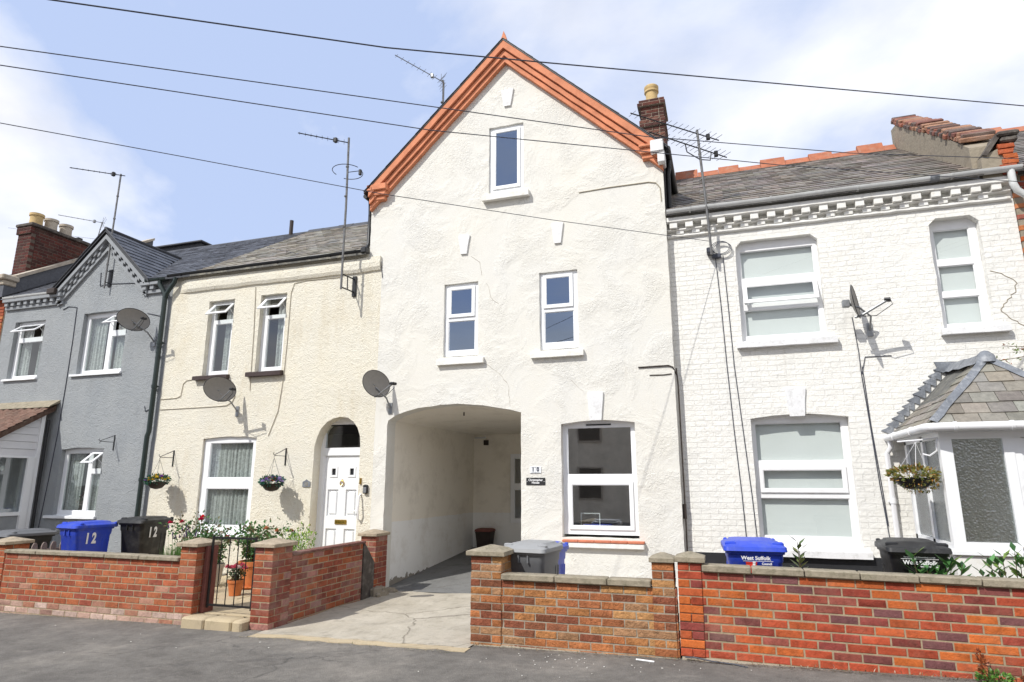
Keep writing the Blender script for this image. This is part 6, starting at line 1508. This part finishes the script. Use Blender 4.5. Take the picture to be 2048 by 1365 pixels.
line('overhead_cable', [(-20.5, 3, 9.3), (-16.5, 5, 8.9), (-12.5, 7.2, 8.7)], .004, 'upper faint cable in the sky at far left')
line('overhead_cable', [(-20.5, 3.6, 9.0), (-16.5, 5.6, 8.6), (-12.5, 7.6, 8.45)], .004, 'lower faint cable in the sky at far left')
line('overhead_cable', [(-9.0, 1.0, 6.55), (-7.5, .3, 5.95), (-5.62, -.02, 5.50), (-5.58, -.01, 5.2)], .006, 'service cable slanting over the cottage slates to the gabled house')

# ================================================================== houses across the street (seen in the window reflections)
OT = empty('opposite_terrace', (0, -19, 0), 'brick terrace across the street mirrored in the window panes', 'house')
mb = MB(); mb.box(-26, 20, -24, -18.5, -.5, 5.4); mb.build('wall', basic('far_render', (.66, .60, .50), .9, .3, 2), OT)
mb = MB(); mb.prism([(-24.4, 5.3), (-18.2, 5.3), (-21.2, 7.8)], -26.2, 20.2, axis='x'); mb.build('roof', MT['slate'], OT)
for k in range(14):
    for z in (.9, 3.4):
        mb = MB(); x = -24.9 + k * 3.1; mb.box(x, x + 1.1, -18.5, -18.46, z, z + 1.4); wv_ = mb.build('window', MT['inside'], OT); mb = MB(); mb.box(x + .08, x + 1.02, -18.46, -18.44, z + .08, z + 1.32); mb.build('pane', MT['carpet'], wv_)

# ================================================================== light, sky, camera
w = bpy.data.worlds.new('World'); sc.world = w; w.use_nodes = True; nt = w.node_tree; nt.nodes.clear()
wo = nt.nodes.new('ShaderNodeOutputWorld'); bg = nt.nodes.new('ShaderNodeBackground'); L(nt, bg.outputs[0], wo.inputs[0])
sky = nt.nodes.new('ShaderNodeTexSky'); sky.sky_type = 'NISHITA'; sky.sun_disc = False
LD = Vector((.60, 1.0, -1.22)).normalized()
sky.sun_elevation = math.asin(-LD.z); sky.sun_rotation = atan2(-LD.x, -LD.y); sky.air_density = 1.0; sky.dust_density = 1.0; sky.ozone_density = 1.0
tc = N(nt, 'ShaderNodeTexCoord')
sx = N(nt, 'ShaderNodeSeparateXYZ'); L(nt, tc.outputs['Generated'], sx.inputs[0])
zz = math_(nt, 'MAXIMUM', sx.outputs['Z'], .0); zz = math_(nt, 'ADD', zz, .22)
cx = math_(nt, 'DIVIDE', sx.outputs['X'], zz); cy = math_(nt, 'DIVIDE', sx.outputs['Y'], zz)
cb = N(nt, 'ShaderNodeCombineXYZ'); L(nt, cx, cb.inputs[0]); L(nt, cy, cb.inputs[1]); cb.inputs[2].default_value = 17.2
n1 = noise(nt, cb.outputs[0], 1.15, 9, .52, .35)
# more cloud toward +X (right) and low at the left
bias = math_(nt, 'MULTIPLY', sx.outputs['X'], .22); n1b = math_(nt, 'ADD', math_(nt, 'MULTIPLY', n1, 1.25), bias)
low = math_(nt, 'MULTIPLY', math_(nt, 'SUBTRACT', .56, sx.outputs['Z']), .50); n1b = math_(nt, 'ADD', n1b, low)
cf_ = ramp(nt, n1b, [(.50, 0), (.61, .5), (.76, .95)])
shade = ramp(nt, noise(nt, cb.outputs[0], 3.2, 6, .55), [(.32, .84), (.58, 1)])
cl = mix(nt, 1.0, (11.0, 11.0, 11.3), shade, 'MULTIPLY')
base = mix(nt, .78, sky.outputs[0], (6.1, 7.4, 10.6))
col = mix(nt, cf_, base, cl)
L(nt, col, bg.inputs['Color']); bg.inputs['Strength'].default_value = .10
sl = bpy.data.lights.new('sun', 'SUN'); sl.energy = 4.1; sl.angle = radians(.5); sl.color = (1, .97, .91)
so = bpy.data.objects.new('sun', sl); COL.objects.link(so); so.rotation_euler = LD.to_track_quat('-Z', 'Y').to_euler()
cam = bpy.data.cameras.new('camera'); co = bpy.data.objects.new('camera', cam); COL.objects.link(co); sc.camera = co
co.location = (0, -9.5, 1.65); co.rotation_euler = (radians(90 + 12.55), radians(.0), radians(18.38)); cam.lens = 36 * 1270 / 2048; cam.sensor_width = 36; cam.clip_end = 2000; cam.clip_start = .05
sc.view_settings.view_transform = 'Standard'; sc.view_settings.look = 'None'; sc.view_settings.exposure = .07; sc.view_settings.gamma = 1
sc.cycles.max_bounces = 8; sc.cycles.transparent_max_bounces = 12; sc.cycles.use_denoising = True
